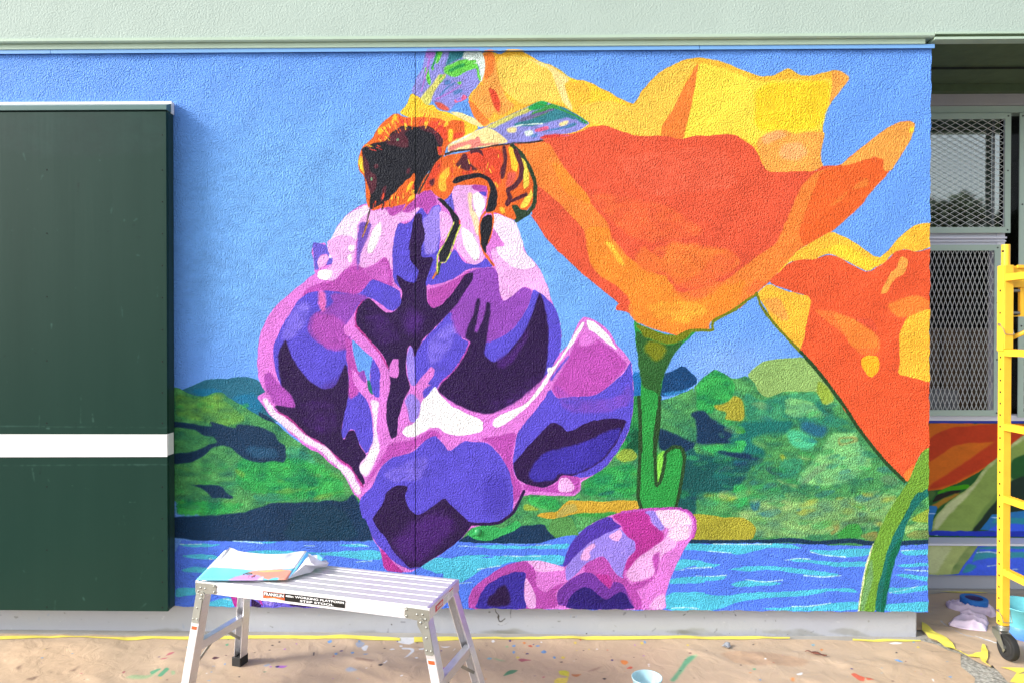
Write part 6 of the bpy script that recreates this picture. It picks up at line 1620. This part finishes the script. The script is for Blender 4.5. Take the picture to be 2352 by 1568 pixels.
mb.f = [tuple(keys.index(c) for c in t) for t in ('ahj', 'aji', 'aib', 'hgi', 'jhi', 'gfi', 'fki', 'ikl', 'ilb', 'lmb', 'bmc', 'mlk', 'mkd', 'cmd', 'dke', 'ekf')]
o = build('white_sheet', mb, M['paper_crease'], CP, world=True, solid=.001)
md = o.modifiers.new('soften', 'SUBSURF'); md.levels = md.render_levels = 2; md.subdivision_type = 'SIMPLE'
mb = MB(); mb.v = [tuple(P3('T', *q)) for q in ((1408, 190, .566), (1424, 232, .556), (1300, 376, .534), (1206, 480, .510), (1200, 487, .508))]; mb.f = [(0, 1, 2), (0, 2, 3), (0, 3, 4)]
build('blue_edge', mb, material('blue_print', (92, 170, 230), rough=.6, gain=.86), CP, world=True)
mb = MB(); mb.v = [tuple(P3('T', *q)) for q in ((1424, 208, .560), (1520, 218, .552), (1600, 236, .545), (1570, 262, .545), (1640, 280, .535), (1560, 290, .535), (1480, 250, .54))]; mb.f = [(0, 1, 6), (1, 2, 3), (1, 3, 6), (3, 4, 5), (3, 5, 6)]
build('blue_corner', mb, bpy.data.materials['blue_print'], CP, world=True)

# ------------------------------------------------------------------ yellow tape
def tape(outline, label, zf, step=.02):
    return build('yellow_tape', sheet_mesh([G(*p) for p in outline], step, zf), M['yellow_tape'], smooth=True, cat='tape', label=label, group='strips of yellow masking tape')
tz = lambda x, y: paper_z(x, y) + .0022
def strip(up, lo): return up + lo[::-1]
tape(strip([('V', -200, 560), ('V', 100, 550), ('V', 500, 550), ('V', 640, 553), ('V', 1000, 556), ('V', 1400, 566), ('V', 1700, 560), ('V', 1850, 545), ('V', 2352, 553), ('T', 400, 1084), ('T', 700, 1084), ('T', 1100, 1088), ('T', 1600, 1090), ('U', 150, 1030), ('U', 400, 1035), ('U', 700, 1044), ('U', 850, 1056)],
           [('V', -200, 612), ('V', 60, 606), ('V', 300, 600), ('V', 600, 582), ('V', 900, 572), ('V', 1350, 588), ('V', 1550, 605), ('V', 1750, 598), ('V', 1950, 576), ('V', 2352, 592), ('T', 400, 1120), ('T', 900, 1117), ('T', 1300, 1120), ('T', 1600, 1121), ('U', 150, 1072), ('U', 400, 1076), ('U', 600, 1078), ('U', 850, 1084)]),
     'long yellow tape strip along the plinth, left of the white paint puddle', tz)
tape(strip([('U', 1010, 1046), ('U', 1260, 1045), ('U', 1500, 1042), ('U', 1700, 1046), ('W', 0, 424), ('W', 360, 415), ('W', 700, 420), ('W', 1100, 411), ('W', 1500, 410), ('W', 2340, 420), ('X', 400, 422), ('X', 700, 428)],
           [('U', 1010, 1100), ('U', 1260, 1090), ('U', 1500, 1080), ('U', 1700, 1068), ('W', 0, 442), ('W', 360, 440), ('W', 700, 446), ('W', 1100, 446), ('W', 1500, 440), ('W', 2340, 450), ('X', 400, 446), ('X', 700, 442)]),
     'long yellow tape strip along the plinth, right of the white paint puddle', tz)
tape(strip([('X', 1300, 436), ('X', 1500, 445), ('X', 1700, 440), ('X', 1950, 448)], [('X', 1300, 456), ('X', 1500, 464), ('X', 1700, 464), ('X', 1950, 460)]), 'short yellow tape strip at the right end of the plinth', tz)
tape([('R', 190, 1030), ('R', 240, 1062), ('R', 300, 1120), ('R', 430, 1198), ('R', 470, 1240), ('R', 500, 1282), ('R', 560, 1326), ('R', 620, 1348), ('R', 680, 1326), ('R', 735, 1322), ('R', 732, 1290), ('R', 745, 1250), ('R', 768, 1256), ('R', 798, 1312), ('R', 796, 1362), ('R', 776, 1412), ('R', 836, 1452), ('R', 740, 1402), ('R', 722, 1366), ('R', 620, 1358), ('R', 540, 1322), ('R', 480, 1280), ('R', 400, 1270), ('R', 330, 1214), ('R', 252, 1182), ('R', 192, 1110)],
     'loose twisted yellow tape running diagonally from the plinth corner to the bare concrete gap', lambda x, y: paper_z(x, y, .018) + .004 * np.abs(np.sin(x * 24 + y * 18)), .012)
tape([('R', 910, 1440), ('R', 1128, 1446), ('R', 1300, 1452), ('R', 1300, 1490), ('R', 1128, 1482), ('R', 1075, 1500), ('R', 1128, 1500), ('R', 1128, 1600), ('R', 1000, 1580), ('R', 1060, 1490), ('R', 1000, 1462)],
     'yellow tape patch on the brown paper in the bottom right corner', lambda x, y: paper_z(x, y, .013) + .003)
tape([('R', 246, 742), ('R', 400, 750), ('R', 560, 760), ('R', 700, 758), ('R', 870, 742), ('R', 1128, 735), ('R', 1128, 748), ('R', 870, 754), ('R', 700, 770), ('R', 560, 770), ('R', 400, 760), ('R', 246, 752)],
     'thin yellow tape line along the base of the recessed wall', lambda x, y: paper_z(x, y, .013) + .003)

# ------------------------------------------------------------------ yellow scaffold
XL = float(on_wall(2301, 1400, -.19)[0]); YF = -.190; TW = .038
SC = thing('rolling_scaffold', 'yellow steel rolling scaffold with round-topped post at the right edge', 'scaffold', (XL + TW / 2, YF + TW / 2, 0))
sz = lambda y: float(on_wall(2301, y, YF)[2])
zpb = sz(1437); zs0 = sz(806); zs1 = sz(609); zpt = sz(561)
mb = MB(); mb.box(XL, XL + TW, YF, YF + TW, zpb, zs0 + .05); po = build('post', mb, M['yellow'], SC, world=True, bevel=.003)
mb = MB(); mb.box(XL - .004, XL + .0005, YF - .002, YF + TW + .003, zs0, zs1 - .002); mb.box(XL + .0008, XL + TW + .004, YF - .004, YF + TW + .004, zs0 + .01, zs1); sl_ = build('sleeve', mb, M['yellow'], SC, world=True, bevel=.0025)
xc_, yc_ = XL + TW / 2 + .001, YF + TW / 2
mb = MB(); mb.tube((xc_, yc_, zs1 - .02), (xc_, yc_, zpt), .0178, 24); build('round_pin', mb, M['yellow'], SC, world=True, bevel=.0015)
hole = None
def hole_at(x, y, z):
    global hole
    if hole is None:
        mb = MB(); mb.tube((-.0004, 0, 0), (.003, 0, 0), .0052, 14); hole = build('hole', mb, M['hole'], SC)
        hole.location = (x - SC.location.x, y - SC.location.y, z)
    else: twin(hole, SC, (x - SC.location.x, y - SC.location.y, z))
z = sz((840 + 120 / 3.7333) * .9408)
while z > zpb + .01:
    hole_at(XL, YF + TW * .52, z); z -= .0535
for yy_ in (1080, 1284): hole_at(XL - .004, YF + TW * .5, sz((420 + yy_ / 3.7333) * .9408))
hole_at(XL - .0 + .0015, YF + TW * .5 - .006, sz((420 + 720 / 3.7333) * .9408))
# ladder rungs running out from the wall
for yt in ((420 + 935 / 3.7333) * .9408, (840 + 48 / 3.7333) * .9408, (840 + 722 / 3.7333) * .9408, (840 + 1378 / 3.7333) * .9408, (1250 + 515 / 3.76) * .9408):
    zt = sz(yt); mb = MB(); mb.box(XL + .0015, XL + .0315, YF - .74, YF - .0005, zt - .030, zt)
    for i in range(34): mb.box(XL + .004, XL + .029, YF - .02 - i * .0215, YF - .010 - i * .0215, zt + .0002, zt + .0022)
    build('rung', mb, M['yellow'], SC, world=True)
mb = MB(); mb.box(XL, XL + TW, YF - .74 - TW, YF - .7405, zpb, zs1); build('post', mb, M['yellow'], SC, world=True, bevel=.003)
# side truss along the wall
zb_t, zb_b = sz((420 + 852 / 3.7333) * .9408), sz((420 + 1052 / 3.7333) * .9408)
mb = MB(); mb.box(XL + TW + .0045, XL + 1.6, YF + .008, YF + .026, zb_b, zb_t - .002); build('side_beam', mb, M['yellow'], SC, world=True, bevel=.002)
mb = MB(); mb.box(XL + TW + .024, XL + 1.6, YF - .004, YF + .007, zb_t - .012, zb_t + .002); build('beam_lip', mb, M['yellow'], SC, world=True)
for yp, rr_ in ((1080, .0055), (1284, .0055)):
    z = sz((420 + yp / 3.7333) * .9408); mb = MB(); mb.tube((XL + TW + .005, YF + .02, z), (XL + 1.0, YF + .02, z), rr_, 10)
    for i in range(70): mb.tube((XL + TW + .008 + i * .0045, YF + .02, z), (XL + TW + .0105 + i * .0045, YF + .02, z), rr_ * 1.3, 8)
    build('spring_rod', mb, M['steel'], SC, world=True)
z = sz((420 + 1312 / 3.7333) * .9408); mb = MB(); mb.box(XL + TW + .004, XL + 1.5, YF + .012, YF + .02, z - .003, z + .001); build('lower_rail', mb, M['yellow'], SC, world=True)
mb = MB(); mb.box(XL + TW + .047, XL + TW + .08, YF + .012, YF + .03, sz((420 + 1310 / 3.7333) * .9408), zb_b); build('stay', mb, M['yellow'], SC, world=True)
z0_ = sz((420 + 1520 / 3.7333) * .9408); mb = MB(); mb.tube((XL + TW, YF + .02, z0_), (XL + TW + 1.2, YF + .02, z0_ + .5), .0105, 14); build('diagonal_brace', mb, M['yellow'], SC, world=True, smooth=True)
def pin(z, x0):
    mb = MB(); mb.tube((x0 - .008, YF + .018, z), (x0 + .004, YF + .018, z), .006, 12)
    w = MB(); w.path([(x0 - .005, YF + .016, z), (x0 - .004, YF - .006, z - .020), (XL + .002, YF - .009, z - .046), (XL + TW + .004, YF - .009, z - .047), (XL + TW + .010, YF + .01, z - .02), (XL + TW + .010, YF + .014, z + .002)], .0016, 8)
    s_ = build('snap_pin', mb, M['steel'], SC, world=True); build('pin_wire', w, M['steel'], SC, world=True)
pin(sz((420 + 1388 / 3.7333) * .9408), XL - .004); pin(sz((1250 + 912 / 3.76) * .9408), XL)
# caster
wc = on_ground(2312, 1522, 0.0); wx_c, wy_c, wr = float(wc[0]) + .010, float(wc[1]) + .005, .058
mb = MB(); mb.tube((xc_, yc_, zpb - .020), (xc_, yc_, zpb - .001), .0255, 28); sw = build('swivel_head', mb, M['steel'], SC, world=True, bevel=.002)
mb = MB()
for sx in (-1, 1):
    X = wx_c + sx * .0215
    pts = [(yc_ - .024, zpb - .016), (yc_ + .024, zpb - .016), (yc_ + .020, zpb - .045), (wy_c + .010, wr + .004), (wy_c, wr - .010), (wy_c - .011, wr + .004), (yc_ - .034, zpb - .040)]
    mb.prism(pts, X - .0014, X + .0014, 'x')
mb.box(wx_c - .0229, wx_c + .0229, yc_ - .026, yc_ + .024, zpb - .0215, zpb - .0185)
ca = build('caster_fork', mb, M['steel'], SC, world=True)
mb = MB(); T_ = Matrix.Translation((wx_c, wy_c, wr + .013)) @ Matrix.Rotation(R(90), 4, 'Y')
prof_ = [(.008, -.0150), (.036, -.0150), (.040, -.0125), (.050, -.0150), (.0555, -.0145), (wr - .0004, -.009), (wr, 0), (wr - .0004, .009), (.0555, .0145), (.050, .0150), (.040, .0125), (.036, .0150), (.008, .0150)]
w_ = MB(); w_.lathe((0, 0, 0), prof_, 48); mb.v = [tuple(T_ @ Vector(v)) for v in w_.v]; mb.f = w_.f
wh_ = build('wheel', mb, M['rubber'], SC, world=True, smooth=False)
mb = MB(); mb.tube((wx_c - .026, wy_c, wr + .013), (wx_c + .026, wy_c, wr + .013), .0075, 14); build('axle', mb, M['steel'], SC, world=True)
mb = MB(); mb.prism([(yc_ - .010, zpb - .024), (yc_ - .060, zpb - .040), (yc_ - .072, zpb - .046), (yc_ - .070, zpb - .054), (yc_ - .020, zpb - .036)], wx_c - .006, wx_c + .030, 'x'); build('brake_pedal', mb, M['steel'], SC, world=True, bevel=.001)

# ------------------------------------------------------------------ small things on the paper in the recess
tr = on_ground(2237, 1393, .014); TR = thing('tape_roll', 'blue masking tape roll lying flat behind the pink rag', 'tape roll', (float(tr[0]), float(tr[1]), .016))
mb = MB(); mb.lathe((0, 0, 0), [(.043, 0), (.064, 0), (.066, .002), (.066, .047), (.064, .049), (.043, .049), (.043, 0)], 48); build('tape_winding', mb, M['blue_roll'], TR, bevel=0)
mb = MB(); mb.lathe((0, 0, 0), [(.0405, .001), (.0425, .001), (.0425, .048), (.0405, .048), (.0405, .001)], 48); build('core', mb, M['core'], TR)
ragpts = [(410, 842), (440, 838), (485, 842), (505, 816), (560, 812), (612, 808), (645, 832), (685, 872), (740, 892), (800, 882), (850, 900), (876, 935), (880, 978), (820, 986), (782, 962), (790, 992), (806, 1030), (792, 1052), (785, 1104), (700, 1098), (620, 1090), (540, 1076), (445, 1052), (432, 1030), (480, 992), (548, 965), (528, 925), (495, 920), (430, 890), (412, 862)]
rg = [G('R', x, y + 12) for x, y in ragpts]; rgn = np.array(rg)
def rag_z(x, y):
    d = np.full(x.shape, 9.)
    for a, b in zip(rgn, np.roll(rgn, -1, 0)):
        v = b - a; u = np.clip(((x - a[0]) * v[0] + (y - a[1]) * v[1]) / (v @ v), 0, 1)
        d = np.minimum(d, np.hypot(x - a[0] - u * v[0], y - a[1] - u * v[1]))
    k = np.clip(d / .022, 0, 1) ** .5
    nz = gnoise(x, y, 0, .08); u1 = x * .35 + y * .94; u2 = x * .9 - y * .43
    f1 = 1 - np.abs(np.sin(u1 * 42 + nz * 1.6 + u2 * 6)); f2 = 1 - np.abs(np.sin(u2 * 33 + nz * 1.2))
    return .014 + k * (.006 + .024 * f1 ** 1.5 + .014 * f2 ** 2)
build('cotton_rag', sheet_mesh(rg, .006, rag_z), M['rag'], smooth=True, cat='rag', label='crumpled pale pink rag on the brown paper beside the blue tape roll', solid=.002)
cu = on_ground(1486, 1553.8, .10); CU = thing('plastic_cup', 'cloudy plastic cup of teal paint water near the bottom edge', 'cup', (float(cu[0]), float(cu[1]), .008))
mb = MB(); mb.lathe((0, 0, 0), [(.0005, 0), (.046, 0), (.048, .003), (.060, .088), (.0625, .090), (.0625, .093), (.060, .0935), (.0585, .089), (.0465, .005), (.0005, .003)], 56); build('cup_wall', mb, M['cup'], CU, smooth=True)
mb = MB(); mb.lathe((0, 0, 0), [(.0005, .034), (.0505, .034), (.0475, .006), (.0005, .0055)], 48); build('paint_water', mb, M['teal_water'], CU)
bk = on_ground(2372, 1470, .012); BK = thing('paint_tub', 'teal and blue stained plastic tub behind the scaffold wheel, cut by the right edge', 'tub', (float(bk[0]), float(bk[1]) + .05, .014))
mb = MB(); mb.lathe((0, 0, 0), [(.100, .062), (.112, .148), (.117, .150), (.117, .156), (.111, .156), (.098, .064)], 56); build('upper_wall', mb, M['tub'], BK, smooth=True)
mb = MB(); mb.lathe((0, 0, 0), [(.0005, 0), (.088, 0), (.092, .004), (.100, .062), (.098, .064), (.0005, .064)], 56); build('lower_wall', mb, M['tub_low'], BK, smooth=True)
lf = [(840, 568), (880, 566), (930, 576), (985, 590), (1006, 600), (1056, 620), (1050, 624), (1000, 610), (965, 604), (920, 592), (870, 574)]
lp_ = [G('X', x, y) for x, y in lf]
build('dry_leaf', sheet_mesh(lp_, .008, lambda x, y: paper_z(x, y) + .006 + .006 * np.abs(np.sin(x * 90))), M['leaf'], smooth=True, cat='leaf', label='curled dark brown dry leaf on the brown paper below the poppy stem', solid=.002)
sp = [(48, 530), (62, 512), (90, 504), (125, 508), (131, 528), (118, 552), (90, 540), (66, 536)]
build('paint_skin', sheet_mesh([G('X', x, y) for x, y in sp], .006, lambda x, y: paper_z(x, y) + .004 + .010 * np.abs(gnoise(x, y, 1, .02))), M['scrap'], smooth=True, cat='scrap', label='small curled grey scrap on the brown paper near the plinth', solid=.0015)
